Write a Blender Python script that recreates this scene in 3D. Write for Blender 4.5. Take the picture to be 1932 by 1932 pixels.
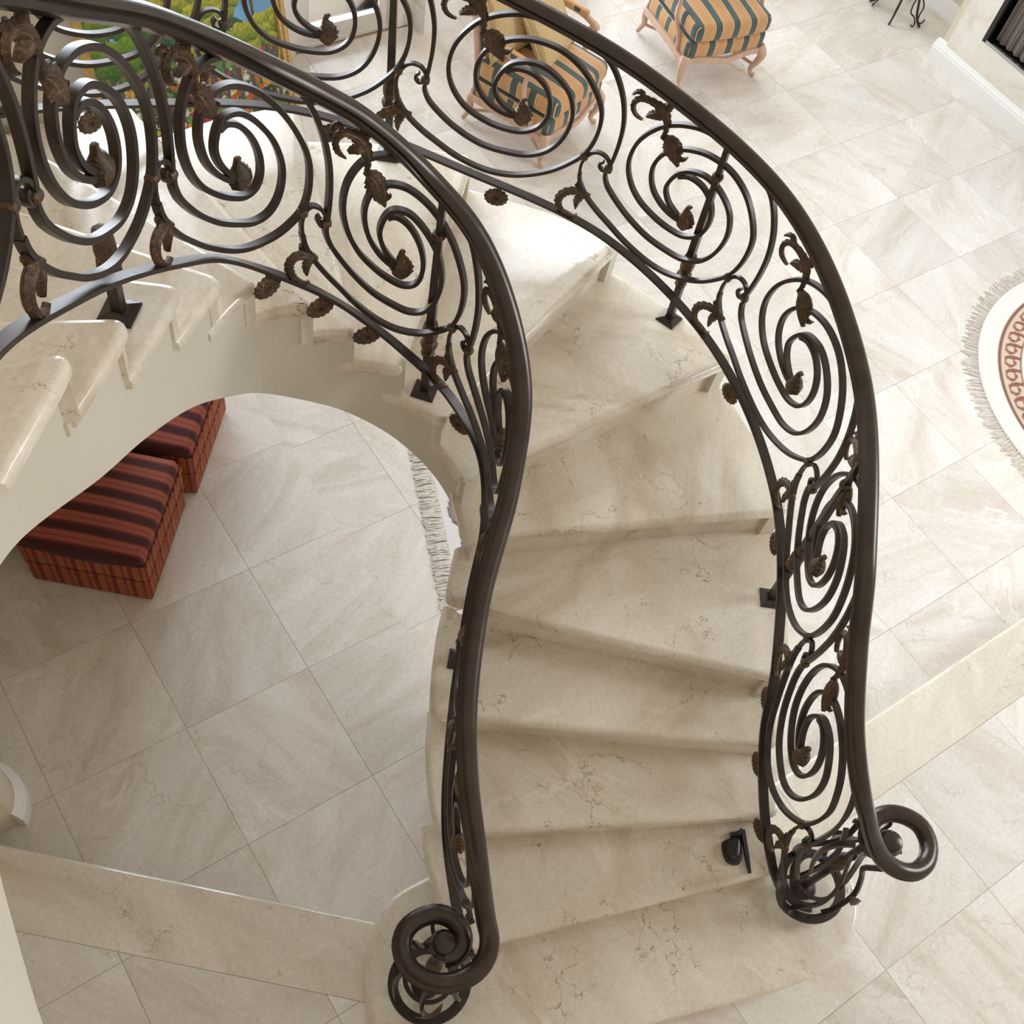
import bpy, bmesh, math, random
import numpy as np
from mathutils import Vector, Matrix, Euler

random.seed(7)
for o in list(bpy.data.objects):
    bpy.data.objects.remove(o)
scene = bpy.context.scene
COL = scene.collection

# ------------------------------------------------------------------ camera
F_PX, PX, PY = 2050.6234, 945.9795, 1053.3723
TILT, ROLL, YAW = 0.5498444, 0.2702649, -0.8085708
CAM = np.array([0.8473535, -3.7173641, 4.6806496])
def _rx(a): return np.array([[1, 0, 0], [0, math.cos(a), -math.sin(a)], [0, math.sin(a), math.cos(a)]])
def _rz(a): return np.array([[math.cos(a), -math.sin(a), 0], [math.sin(a), math.cos(a), 0], [0, 0, 1]])
ROT = _rz(YAW) @ _rx(TILT) @ _rz(ROLL)
cam_data = bpy.data.cameras.new('camera')
cam_data.sensor_fit = 'HORIZONTAL'
cam_data.sensor_width = 36.0
cam_data.lens = F_PX / 1932 * 36.0
cam_data.shift_x = (966 - PX) / 1932
cam_data.shift_y = (PY - 966) / 1932
cam_data.clip_start = 0.05
cam_data.clip_end = 200
cam = bpy.data.objects.new('camera', cam_data)
COL.objects.link(cam)
m4 = Matrix.Identity(4)
for i in range(3):
    for j in range(3):
        m4[i][j] = ROT[i, j]
    m4[i][3] = CAM[i]
cam.matrix_world = m4
scene.camera = cam

# ------------------------------------------------------------------ world, light, exposure
world = bpy.data.worlds.new('world')
scene.world = world
world.use_nodes = True
bg = world.node_tree.nodes['Background']
bg.inputs[0].default_value = (1.0, 0.895, 0.76, 1)
bg.inputs[1].default_value = 0.64
def area_light(name, loc, target, sx, sy, power, color):
    d = bpy.data.lights.new(name, 'AREA')
    d.shape = 'RECTANGLE'; d.size = sx; d.size_y = sy; d.energy = power; d.color = color
    o = bpy.data.objects.new(name, d)
    COL.objects.link(o)
    o.location = loc
    v = Vector(target) - Vector(loc)
    o.rotation_euler = v.to_track_quat('-Z', 'Y').to_euler()
    return o
area_light('window_daylight', (4.8, 3.2, 2.75), (4.2, -1.5, 1.0), 6.6, 5.0, 1270, (0.79, 0.89, 1.0))
area_light('entry_daylight', (9.9, -6.4, 4.6), (2.9, -2.6, 0.6), 2.6, 2.6, 340, (0.80, 0.90, 1.0))
vs = scene.view_settings
vs.view_transform = 'Standard'
vs.look = 'None'
vs.gamma = 1
vs.use_curve_mapping = False
vs.exposure = 0.05

RISE = 0.171731
Z = lambda k: RISE * (k + 1)
def U(p, z):
    d = ROT @ np.array([(p[0] - PX) / F_PX, -(p[1] - PY) / F_PX, -1.0])
    return CAM + d * ((z - CAM[2]) / d[2])

# ------------------------------------------------------------------ helpers
def tag(o, label=None, cat=None, group=None, kind=None):
    if label: o['label'] = label
    if cat: o['category'] = cat
    if group: o['group'] = group
    if kind: o['kind'] = kind
    return o
def link(o, parent=None):
    COL.objects.link(o)
    if parent is not None:
        o.parent = parent
    return o
def empty(name, loc=(0, 0, 0), rz=0.0):
    o = bpy.data.objects.new(name, None)
    o.empty_display_size = 0.1
    o.location = loc
    o.rotation_euler = (0, 0, rz)
    return link(o)
def mesh_obj(name, verts, faces, mat, parent=None, smooth=False, auto=None):
    me = bpy.data.meshes.new(name)
    me.from_pydata([tuple(map(float, v)) for v in verts], [], [tuple(f) for f in faces])
    me.update()
    bm = bmesh.new(); bm.from_mesh(me)
    bmesh.ops.recalc_face_normals(bm, faces=bm.faces)
    bm.to_mesh(me); bm.free()
    return mesh_data_obj(name, me, mat, parent, smooth)
def mesh_data_obj(name, me, mat, parent=None, smooth=False):
    if mat is not None and len(me.materials) == 0:
        me.materials.append(mat)
    if smooth:
        for p in me.polygons: p.use_smooth = True
        try:
            me.set_sharp_from_angle(angle=math.radians(30))
        except Exception:
            pass
    return link(bpy.data.objects.new(name, me), parent)
def bm_obj(name, bm, mat, parent=None, smooth=False):
    me = bpy.data.meshes.new(name)
    bmesh.ops.recalc_face_normals(bm, faces=bm.faces)
    bm.to_mesh(me); bm.free()
    return mesh_data_obj(name, me, mat, parent, smooth)
class MB:
    def __init__(s): s.v = []; s.f = []
    def add(s, v, f):
        n = len(s.v); s.v += [tuple(map(float, p)) for p in v]; s.f += [tuple(i + n for i in q) for q in f]
        return s
    def box(s, c, d, rz=0.0):
        x, y, z = d[0] / 2, d[1] / 2, d[2] / 2
        co, si = math.cos(rz), math.sin(rz)
        pts = []
        for dz in (-z, z):
            for dx, dy in ((-x, -y), (x, -y), (x, y), (-x, y)):
                pts.append((c[0] + dx * co - dy * si, c[1] + dx * si + dy * co, c[2] + dz))
        return s.add(pts, [(3, 2, 1, 0), (4, 5, 6, 7), (0, 1, 5, 4), (1, 2, 6, 5), (2, 3, 7, 6), (3, 0, 4, 7)])
    def prism(s, poly, z0, z1):
        n = len(poly)
        pts = [(p[0], p[1], z0) for p in poly] + [(p[0], p[1], z1) for p in poly]
        f = [tuple(range(n))[::-1], tuple(range(n, 2 * n))] + [(i, (i + 1) % n, (i + 1) % n + n, i + n) for i in range(n)]
        return s.add(pts, f)
    def obj(s, name, mat, parent=None, smooth=False): return mesh_obj(name, s.v, s.f, mat, parent, smooth)
def rbox_bm(size, bev, seg=3, sub=0, center=(0, 0, 0)):
    bm = bmesh.new()
    bmesh.ops.create_cube(bm, size=1.0)
    for v in bm.verts:
        v.co = Vector((v.co.x * size[0], v.co.y * size[1], v.co.z * size[2]))
    bmesh.ops.bevel(bm, geom=list(bm.edges), offset=bev, segments=seg, profile=0.5, affect='EDGES')
    if sub:
        bmesh.ops.subdivide_edges(bm, edges=list(bm.edges), cuts=sub, use_grid_fill=True)
    for v in bm.verts:
        v.co += Vector(center)
    return bm
def nrm(v):
    v = np.asarray(v, float); n = np.linalg.norm(v)
    return v / n if n > 1e-12 else v
def catmull(P, n=8, closed=False):
    P = np.asarray(P, float); out = []; m = len(P)
    rng = range(m) if closed else range(m - 1)
    for i in rng:
        if closed: p0, p1, p2, p3 = P[(i - 1) % m], P[i], P[(i + 1) % m], P[(i + 2) % m]
        else:
            p1, p2 = P[i], P[i + 1]
            p0 = P[i - 1] if i > 0 else 2 * p1 - p2
            p3 = P[i + 2] if i + 2 < m else 2 * p2 - p1
        d = [max(np.linalg.norm(b - a), 1e-6) ** 0.5 for a, b in ((p0, p1), (p1, p2), (p2, p3))]
        t0, t1 = 0.0, d[0]; t2 = t1 + d[1]; t3 = t2 + d[2]
        for t in np.linspace(t1, t2, n, endpoint=False):
            A1 = (t1 - t) / (t1 - t0) * p0 + (t - t0) / (t1 - t0) * p1
            A2 = (t2 - t) / (t2 - t1) * p1 + (t - t1) / (t2 - t1) * p2
            A3 = (t3 - t) / (t3 - t2) * p2 + (t - t2) / (t3 - t2) * p3
            B1 = (t2 - t) / (t2 - t0) * A1 + (t - t0) / (t2 - t0) * A2
            B2 = (t3 - t) / (t3 - t1) * A2 + (t - t1) / (t3 - t1) * A3
            out.append((t2 - t) / (t2 - t1) * B1 + (t - t1) / (t2 - t1) * B2)
    if not closed: out.append(P[-1])
    return np.array(out)
def sweep(path, side, prof, scale=None, caps=True):
    """profile points (a, b): a along side vector, b along (tangent x side)."""
    path = np.asarray(path, float); n = len(path); m = len(prof)
    T = np.gradient(path, axis=0)
    v = []; f = []
    for i in range(n):
        t = nrm(T[i]); s = np.asarray(side[i] if np.ndim(side) == 2 else side, float)
        s = nrm(s - t * (s @ t)); b = np.cross(s, t)
        sc = 1.0 if scale is None else scale[i]
        for q in prof:
            v.append(path[i] + (s * q[0] + b * q[1]) * sc)
    for i in range(n - 1):
        for j in range(m):
            k = (j + 1) % m
            f.append((i * m + j, i * m + k, (i + 1) * m + k, (i + 1) * m + j))
    if caps:
        f.append(tuple(range(m))[::-1]); f.append(tuple((n - 1) * m + j for j in range(m)))
    return v, f
def tube(path, r, n=8, scale=None):
    prof = [(r * math.cos(2 * math.pi * j / n), r * math.sin(2 * math.pi * j / n)) for j in range(n)]
    T = np.gradient(np.asarray(path, float), axis=0)
    s = np.array([0.31, 0.57, 0.76]); side = []
    for t in T:
        t = nrm(t); s = s - t * (s @ t)
        if np.linalg.norm(s) < 1e-3: s = np.cross(t, [1, 0, 0])
        s = nrm(s); side.append(s)
    return sweep(path, np.array(side), prof, scale)
def lathe(prof, c=(0, 0, 0), n=20, sq=False):
    v = []; f = []
    for r, z in prof:
        for j in range(n):
            a = 2 * math.pi * j / n
            v.append((c[0] + r * math.cos(a), c[1] + r * math.sin(a), c[2] + z))
    for i in range(len(prof) - 1):
        for j in range(n):
            k = (j + 1) % n
            f.append((i * n + j, i * n + k, (i + 1) * n + k, (i + 1) * n + j))
    f.append(tuple(range(n))[::-1]); f.append(tuple((len(prof) - 1) * n + j for j in range(n)))
    return v, f

# ------------------------------------------------------------------ materials
def newmat(name):
    m = bpy.data.materials.new(name); m.use_nodes = True
    nt = m.node_tree
    return m, nt, nt.nodes['Principled BSDF']
def node(nt, t, **kw):
    n = nt.nodes.new(t)
    for k, v in kw.items(): setattr(n, k, v)
    return n
def ramp(nt, stops, interp='LINEAR'):
    r = node(nt, 'ShaderNodeValToRGB')
    r.color_ramp.interpolation = interp
    els = r.color_ramp.elements
    while len(els) < len(stops): els.new(0.5)
    for e, (p, c) in zip(els, stops):
        e.position = p; e.color = (c[0], c[1], c[2], 1) if len(c) == 3 else c
    return r
def mix(nt, a, b, fac, blend='MIX'):
    n = node(nt, 'ShaderNodeMix', data_type='RGBA', blend_type=blend)
    for sock, val in ((n.inputs[0], fac), (n.inputs[6], a), (n.inputs[7], b)):
        if hasattr(val, 'default_value') or hasattr(val, 'links'): nt.links.new(val, sock)
        else: sock.default_value = val if not isinstance(val, tuple) else (*val, 1)[:4]
    return n.outputs[2]
def math_n(nt, op, a, b=None):
    n = node(nt, 'ShaderNodeMath', operation=op)
    for sock, val in ((n.inputs[0], a), (n.inputs[1], b)):
        if val is None: continue
        if hasattr(val, 'links'): nt.links.new(val, sock)
        else: sock.default_value = val
    return n.outputs[0]
def noise(nt, vec, scale, detail=4, rough=0.55, dist=0.0):
    n = node(nt, 'ShaderNodeTexNoise')
    n.inputs['Scale'].default_value = scale; n.inputs['Detail'].default_value = detail
    n.inputs['Roughness'].default_value = rough; n.inputs['Distortion'].default_value = dist
    if vec is not None: nt.links.new(vec, n.inputs['Vector'])
    return n
def marble(name, light, mid, dark, vein, rough=0.16, vein_amt=0.75, white_amt=0.35, rnd=True, scale=1.0, streak=1.5, vs_=4.2, spec=0.5):
    m, nt, bs = newmat(name)
    geo = node(nt, 'ShaderNodeNewGeometry')
    vec = geo.outputs['Position']
    if rnd:
        oi = node(nt, 'ShaderNodeObjectInfo')
        comb = node(nt, 'ShaderNodeCombineXYZ')
        for i, k in enumerate((41.0, 73.0, 17.0)):
            nt.links.new(math_n(nt, 'MULTIPLY', oi.outputs['Random'], k), comb.inputs[i])
        add = node(nt, 'ShaderNodeVectorMath', operation='ADD')
        nt.links.new(vec, add.inputs[0]); nt.links.new(comb.outputs[0], add.inputs[1])
        vec = add.outputs[0]
    svec = vec
    if rnd:
        vr = node(nt, 'ShaderNodeVectorRotate', rotation_type='Z_AXIS')
        nt.links.new(vec, vr.inputs['Vector']); nt.links.new(math_n(nt, 'MULTIPLY', oi.outputs['Random'], 37.0), vr.inputs['Angle'])
        mp = node(nt, 'ShaderNodeMapping'); mp.inputs['Scale'].default_value = (0.55, streak, 1.0)
        nt.links.new(vr.outputs[0], mp.inputs['Vector']); svec = mp.outputs[0]
    n1 = noise(nt, svec, 2.2 * scale, 7, 0.62, 0.9)
    r1 = ramp(nt, [(0.28, dark), (0.47, mid), (0.68, light)])
    nt.links.new(n1.outputs['Fac'], r1.inputs[0])
    col = r1.outputs[0]
    # fine speckle
    n2 = noise(nt, vec, 60 * scale, 3, 0.6)
    r2 = ramp(nt, [(0.35, (0.93, 0.92, 0.9)), (0.65, (1.03, 1.03, 1.03))])
    nt.links.new(n2.outputs['Fac'], r2.inputs[0])
    col = mix(nt, col, r2.outputs[0], 1.0, 'MULTIPLY')
    # brown hairline veins
    nd = noise(nt, vec, 5.0 * scale, 5, 0.65)
    sub = node(nt, 'ShaderNodeVectorMath', operation='MULTIPLY_ADD')
    nt.links.new(nd.outputs['Color'], sub.inputs[0]); sub.inputs[1].default_value = (0.34, 0.34, 0.34)
    nt.links.new(vec, sub.inputs[2])
    vo = node(nt, 'ShaderNodeTexVoronoi', feature='DISTANCE_TO_EDGE')
    vo.inputs['Scale'].default_value = vs_ * scale
    nt.links.new(sub.outputs[0], vo.inputs['Vector'])
    rv = ramp(nt, [(0.0, (1, 1, 1)), (0.006, (0.5, 0.5, 0.5)), (0.016, (0, 0, 0))])
    nt.links.new(vo.outputs['Distance'], rv.inputs[0])
    nm = noise(nt, vec, 4.4 * scale, 4, 0.65)
    rm = ramp(nt, [(0.50, (0, 0, 0)), (0.60, (1, 1, 1))])
    nt.links.new(nm.outputs['Fac'], rm.inputs[0])
    fac = math_n(nt, 'MULTIPLY', rv.outputs[0], rm.outputs[0])
    fac = math_n(nt, 'MULTIPLY', fac, vein_amt)
    col = mix(nt, col, vein, fac)
    # soft white streaks
    wv = node(nt, 'ShaderNodeTexVoronoi', feature='DISTANCE_TO_EDGE')
    wv.inputs['Scale'].default_value = 2.3 * scale
    sub2 = node(nt, 'ShaderNodeVectorMath', operation='MULTIPLY_ADD')
    nt.links.new(n1.outputs['Color'], sub2.inputs[0]); sub2.inputs[1].default_value = (0.6, 0.6, 0.6)
    nt.links.new(vec, sub2.inputs[2]); nt.links.new(sub2.outputs[0], wv.inputs['Vector'])
    rw = ramp(nt, [(0.0, (1, 1, 1)), (0.05, (0, 0, 0))])
    nt.links.new(wv.outputs['Distance'], rw.inputs[0])
    nm2 = noise(nt, vec, 2.7 * scale, 2, 0.5)
    rm2 = ramp(nt, [(0.52, (0, 0, 0)), (0.66, (1, 1, 1))])
    nt.links.new(nm2.outputs['Fac'], rm2.inputs[0])
    fw = math_n(nt, 'MULTIPLY', math_n(nt, 'MULTIPLY', rw.outputs[0], rm2.outputs[0]), white_amt)
    col = mix(nt, col, tuple(min(1, c * 1.12) for c in light), fw)
    if rnd:
        hv = ramp(nt, [(0.0, (0.93, 0.925, 0.92)), (1.0, (1.04, 1.035, 1.03))])
        nt.links.new(oi.outputs['Random'], hv.inputs[0])
        col = mix(nt, col, hv.outputs[0], 1.0, 'MULTIPLY')
    nt.links.new(col, bs.inputs['Base Color'])
    bs.inputs['Roughness'].default_value = rough
    bs.inputs['Specular IOR Level'].default_value = spec
    return m
M = {}
M['tile'] = marble('floor_marble', (0.83, 0.795, 0.75), (0.76, 0.705, 0.64), (0.65, 0.575, 0.495), (0.40, 0.29, 0.21), 0.12, 0.4, 0.55, streak=2.2, vs_=2.6, spec=0.65)
M['border'] = marble('border_marble', (0.78, 0.72, 0.635), (0.71, 0.64, 0.55), (0.60, 0.525, 0.425), (0.26, 0.18, 0.12), 0.10, 0.8, 0.25, vs_=5.0, spec=0.65)
M['tread'] = marble('tread_marble', (0.84, 0.775, 0.675), (0.755, 0.67, 0.55), (0.58, 0.48, 0.35), (0.25, 0.17, 0.10), 0.17, 0.95, 0.5, vs_=4.6, spec=0.6)
M['hearth'] = marble('hearth_marble', (0.85, 0.82, 0.76), (0.78, 0.74, 0.67), (0.68, 0.62, 0.53), (0.5, 0.42, 0.33), 0.25, 0.6, 0.5, scale=1.6)
def plain(name, col, rough=0.6, metal=0.0, nscale=None, namt=0.08, bump=0.0, coat=0.0, stretch=None):
    m, nt, bs = newmat(name)
    bs.inputs['Roughness'].default_value = rough; bs.inputs['Metallic'].default_value = metal
    bs.inputs['Base Color'].default_value = (*col, 1)
    if coat: bs.inputs['Coat Weight'].default_value = coat
    if nscale:
        tc = node(nt, 'ShaderNodeTexCoord')
        vec = tc.outputs['Object']
        if stretch:
            mp = node(nt, 'ShaderNodeMapping'); mp.inputs['Scale'].default_value = stretch
            nt.links.new(vec, mp.inputs['Vector']); vec = mp.outputs[0]
        n = noise(nt, vec, nscale, 5, 0.6)
        r = ramp(nt, [(0.3, tuple(c * (1 - namt) for c in col)), (0.7, tuple(min(1, c * (1 + namt)) for c in col))])
        nt.links.new(n.outputs['Fac'], r.inputs[0]); nt.links.new(r.outputs[0], bs.inputs['Base Color'])
        if bump:
            b = node(nt, 'ShaderNodeBump'); b.inputs['Strength'].default_value = bump; b.inputs['Distance'].default_value = 0.004
            nt.links.new(n.outputs['Fac'], b.inputs['Height']); nt.links.new(b.outputs[0], bs.inputs['Normal'])
    return m
M['grout'] = plain('grout', (0.56, 0.49, 0.42), 0.9, nscale=30)
M['wall'] = plain('wall_paint', (0.64, 0.565, 0.44), 0.75, nscale=3, namt=0.015)
M['wall_white'] = plain('white_paint', (0.86, 0.85, 0.82), 0.5, nscale=4, namt=0.01)
M['string'] = plain('string_paint', (0.66, 0.605, 0.50), 0.6, nscale=2, namt=0.015)
M['iron'] = plain('wrought_iron', (0.050, 0.037, 0.031), 0.36, 0.55, nscale=25, namt=0.25)
M['rail'] = plain('handrail_bronze', (0.060, 0.043, 0.034), 0.27, 0.6, nscale=14, namt=0.2)
M['black'] = plain('black_rubber', (0.012, 0.011, 0.011), 0.5, nscale=40, namt=0.3)
def leafmat():
    m, nt, bs = newmat('gilded_bronze')
    tc = node(nt, 'ShaderNodeTexCoord')
    mp = node(nt, 'ShaderNodeMapping'); mp.inputs['Scale'].default_value = (1, 1, 1)
    nt.links.new(tc.outputs['Object'], mp.inputs['Vector'])
    n = noise(nt, mp.outputs[0], 130, 4, 0.7)
    n2 = noise(nt, mp.outputs[0], 18, 3, 0.6)
    r = ramp(nt, [(0.42, (0.040, 0.025, 0.016)), (0.60, (0.125, 0.072, 0.035)), (0.76, (0.40, 0.26, 0.13))])
    s = math_n(nt, 'ADD', math_n(nt, 'MULTIPLY', n.outputs['Fac'], 0.7), math_n(nt, 'MULTIPLY', n2.outputs['Fac'], 0.35))
    nt.links.new(s, r.inputs[0]); nt.links.new(r.outputs[0], bs.inputs['Base Color'])
    bs.inputs['Metallic'].default_value = 0.35; bs.inputs['Roughness'].default_value = 0.5
    b = node(nt, 'ShaderNodeBump'); b.inputs['Strength'].default_value = 0.5; b.inputs['Distance'].default_value = 0.003
    nt.links.new(n.outputs['Fac'], b.inputs['Height']); nt.links.new(b.outputs[0], bs.inputs['Normal'])
    return m
M['leaf'] = leafmat()
def stripes(name, period, stops, axis=0, rough=0.85, weave=300, offset=0.0, sheen=0.25, wrap=False):
    m, nt, bs = newmat(name)
    tc = node(nt, 'ShaderNodeTexCoord')
    sp = node(nt, 'ShaderNodeSeparateXYZ'); nt.links.new(tc.outputs['Object'], sp.inputs[0])
    src = math_n(nt, 'ADD', sp.outputs[0], sp.outputs[1]) if axis == 3 else sp.outputs[axis]
    if wrap:
        sn = node(nt, 'ShaderNodeSeparateXYZ'); nt.links.new(tc.outputs['Normal'], sn.inputs[0])
        side = math_n(nt, 'MULTIPLY', math_n(nt, 'GREATER_THAN', math_n(nt, 'ABSOLUTE', sp.outputs[0]), 0.272), math_n(nt, 'LESS_THAN', math_n(nt, 'ABSOLUTE', sn.outputs[1]), 0.7))
        side = math_n(nt, 'MULTIPLY', side, math_n(nt, 'LESS_THAN', sn.outputs[2], 0.75))
        mxn = node(nt, 'ShaderNodeMix', data_type='FLOAT'); nt.links.new(side, mxn.inputs[0]); nt.links.new(sp.outputs[0], mxn.inputs[2]); nt.links.new(sp.outputs[1], mxn.inputs[3])
        src = mxn.outputs[0]
    x = math_n(nt, 'DIVIDE', src, period)
    x = math_n(nt, 'FRACT', math_n(nt, 'ADD', x, 10.0 + offset))
    r = ramp(nt, stops, 'CONSTANT'); nt.links.new(x, r.inputs[0])
    n = noise(nt, tc.outputs['Object'], weave, 2, 0.5)
    rr = ramp(nt, [(0.3, (0.78, 0.78, 0.78)), (0.7, (1.12, 1.12, 1.12))])
    nt.links.new(n.outputs['Fac'], rr.inputs[0])
    c = mix(nt, r.outputs[0], rr.outputs[0], 1.0, 'MULTIPLY')
    nt.links.new(c, bs.inputs['Base Color'])
    bs.inputs['Roughness'].default_value = rough
    bs.inputs['Sheen Weight'].default_value = sheen
    return m
G_, O_, C_, B_ = (0.075, 0.10, 0.085), (0.60, 0.315, 0.125), (0.82, 0.62, 0.38), (0.34, 0.15, 0.06)
M['chair_fabric'] = stripes('striped_silk', 0.140, [(0.0, G_), (0.36, C_), (0.385, O_), (0.43, B_), (0.455, C_), (0.475, O_), (0.86, C_), (0.88, B_), (0.91, O_), (0.965, C_)], 0, offset=0.18, wrap=True)
R1, R2, R3, R4 = (0.17, 0.014, 0.007), (0.33, 0.075, 0.04), (0.055, 0.004, 0.003), (0.36, 0.085, 0.02)
M['otto_fabric'] = stripes('striped_velvet', 0.100, [(0.0, R3), (0.30, R1), (0.42, (0.42, 0.16, 0.11)), (0.435, R2), (0.62, R1), (0.65, R2), (0.86, (0.44, 0.18, 0.11)), (0.875, R1), (0.95, R3)], 1, 0.8, sheen=0.05)
M['otto_side'] = stripes('striped_velvet_side', 0.085, [(0.0, R1), (0.25, R4), (0.62, (0.23, 0.035, 0.012)), (0.8, R4)], 3, 0.8, sheen=0.05)
M['wood'] = plain('limed_wood', (0.60, 0.40, 0.29), 0.55, nscale=30, namt=0.12, stretch=(1, 1, 0.2))
M['pillow'] = plain('gold_velvet', (0.60, 0.44, 0.23), 0.8, nscale=90, namt=0.15, bump=0.2)
M['gold'] = plain('gilt_frame', (0.52, 0.34, 0.13), 0.4, 0.5, nscale=20, namt=0.2)
M['tape'] = plain('blue_tape', (0.05, 0.28, 0.75), 0.7)
M['soot'] = plain('firebox_black', (0.015, 0.014, 0.014), 0.5)
M['chrome'] = plain('chrome', (0.55, 0.58, 0.62), 0.2, 1.0)
M['rug_cream'] = plain('cream_wool', (0.80, 0.74, 0.68), 0.95, nscale=120, namt=0.05, bump=0.3)
M['fringe'] = plain('fringe_wool', (0.70, 0.64, 0.57), 0.95, nscale=60, namt=0.15)
def meshmat():
    m, nt, bs = newmat('mesh_curtain')
    tc = node(nt, 'ShaderNodeTexCoord')
    w = node(nt, 'ShaderNodeTexWave'); w.inputs['Scale'].default_value = 14
    w.bands_direction = 'Y'
    nt.links.new(tc.outputs['Object'], w.inputs['Vector'])
    r = ramp(nt, [(0, (0.10, 0.085, 0.08)), (1, (0.26, 0.22, 0.20))])
    nt.links.new(w.outputs['Fac'], r.inputs[0]); nt.links.new(r.outputs[0], bs.inputs['Base Color'])
    bs.inputs['Roughness'].default_value = 0.6
    return m
M['mesh'] = meshmat()
def glassmat():
    m, nt, bs = newmat('window_glass')
    out = nt.nodes['Material Output']
    tr = node(nt, 'ShaderNodeBsdfTransparent'); gl = node(nt, 'ShaderNodeBsdfGlossy'); gl.inputs['Roughness'].default_value = 0.02
    fr = node(nt, 'ShaderNodeFresnel'); fr.inputs['IOR'].default_value = 1.45
    mx = node(nt, 'ShaderNodeMixShader')
    nt.links.new(fr.outputs[0], mx.inputs[0]); nt.links.new(tr.outputs[0], mx.inputs[1]); nt.links.new(gl.outputs[0], mx.inputs[2])
    nt.links.new(mx.outputs[0], out.inputs[0])
    return m
M['glass'] = glassmat()
def attrmat(name, rough=0.5):
    m, nt, bs = newmat(name)
    a = node(nt, 'ShaderNodeAttribute', attribute_name='Col')
    nt.links.new(a.outputs['Color'], bs.inputs['Base Color'])
    bs.inputs['Roughness'].default_value = rough
    return m
M['canvas'] = attrmat('painted_canvas', 0.55)
M['rug_print'] = attrmat('woven_rug', 0.95)

# ------------------------------------------------------------------ floor
def clip(poly, a, b, c):
    """keep a*x+b*y<=c"""
    out = []
    n = len(poly)
    for i in range(n):
        p, q = poly[i], poly[(i + 1) % n]
        fp, fq = a * p[0] + b * p[1] - c, a * q[0] + b * q[1] - c
        if fp <= 0: out.append(p)
        if (fp < 0 < fq) or (fq < 0 < fp):
            t = fp / (fp - fq); out.append((p[0] + (q[0] - p[0]) * t, p[1] + (q[1] - p[1]) * t))
    return out
def area2(p): return 0.5 * abs(sum(p[i][0] * p[(i + 1) % len(p)][1] - p[(i + 1) % len(p)][0] * p[i][1] for i in range(len(p))))
D1, D2 = np.array([0.357, -1.971]), np.array([1.455, -2.984])   # diagonal platform edge
dd = nrm(D2 - D1); dn = np.array([-dd[1], dd[0]])                # dn points to the sunken side
if dn @ np.array([1, 1]) < 0: dn = -dn
dc = float(dn @ D1)
XJ = D1[0] + (D1[1] + 3.40) * (-dd[0] / dd[1])                   # diag meets y=-3.40
YE = -3.40; BW = 0.285
gb = MB()
gb.box((3.5, -1.17, -0.06), (14, 7.16, 0.10))
ext = D1 - dd * 4.5
gb.prism([tuple(ext), tuple(D1), tuple(D2), (XJ, YE), (10.5, YE), (10.5, -9), (-4, -9), (-4, ext[1])], -0.05, RISE - 0.028)
floor = gb.obj('floor', M['grout'])
tag(floor, kind='structure')
GAP = 0.0007
tile_cache = {}
def tile_piece(name, poly, z, mat, th=0.012, bev=0.0005):
    if len(poly) < 3 or area2(poly) < 0.0001: return
    cx = sum(p[0] for p in poly) / len(poly); cy = sum(p[1] for p in poly) / len(poly)
    loc = [(p[0] - cx, p[1] - cy) for p in poly]
    key = (name, tuple((round(a, 3), round(b, 3)) for a, b in loc))
    me = tile_cache.get(key)
    if me is None:
        n = len(loc)
        ins = []
        for p in loc:
            l = math.hypot(*p); k = max(0.0, (l - bev * 1.6) / l) if l > 0 else 1
            ins.append((p[0] * k, p[1] * k))
        v = [(a, b, -th) for a, b in loc] + [(a, b, -bev) for a, b in loc] + [(a, b, 0) for a, b in ins]
        f = [tuple(range(2 * n, 3 * n))]
        for lv in range(2):
            f += [(lv * n + i, lv * n + (i + 1) % n, (lv + 1) * n + (i + 1) % n, (lv + 1) * n + i) for i in range(n)]
        me = bpy.data.meshes.new(name); me.from_pydata(v, [], f); me.update()
        bm = bmesh.new(); bm.from_mesh(me); bmesh.ops.recalc_face_normals(bm, faces=bm.faces); bm.to_mesh(me); bm.free()
        if sum(p.normal.z * p.area for p in me.polygons) < 0: me.flip_normals()
        me.materials.append(mat); tile_cache[key] = me
    o = bpy.data.objects.new(name, me); o.location = (cx, cy, z)
    link(o, floor)
TS = 0.6
XS = 2.30
def field(ox, oy, x0, x1, y0, y1, clips, z, ts=TS):
    i0 = math.floor((x0 - ox) / ts) - 1; i1 = math.ceil((x1 - ox) / ts) + 1
    j0 = math.floor((y0 - oy) / ts) - 1; j1 = math.ceil((y1 - oy) / ts) + 1
    for i in range(i0, i1):
        for j in range(j0, j1):
            g = GAP
            p = [(ox + i * ts + g, oy + j * ts + g), (ox + (i + 1) * ts - g, oy + j * ts + g), (ox + (i + 1) * ts - g, oy + (j + 1) * ts - g), (ox + i * ts + g, oy + (j + 1) * ts - g)]
            for c in [(-1, 0, -x0), (1, 0, x1), (0, -1, -y0), (0, 1, y1)] + clips:
                p = clip(p, *c)
                if len(p) < 3: break
            if len(p) >= 3: tile_piece('floor_tile', p, z, M['tile'])
field(0.0, 0.0, -0.6, XS, -3.4, 2.2, [(-dn[0], -dn[1], -(dc + 0.004))], 0.0)
field(0.273, -0.055, XS, 8.74, YE + 0.004, 2.19, [], 0.0)
# platform (upper level) tiles
field(0.582, -2.611, -0.7, XJ + 0.1, -4.4, -1.2, [(dn[0], dn[1], dc - BW - 0.001)], RISE - 0.0008)
field(3.19, -4.255, XJ + 0.1, 6.4, -5.5, YE - BW - 0.001, [], RISE - 0.0008, 0.648)
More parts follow.
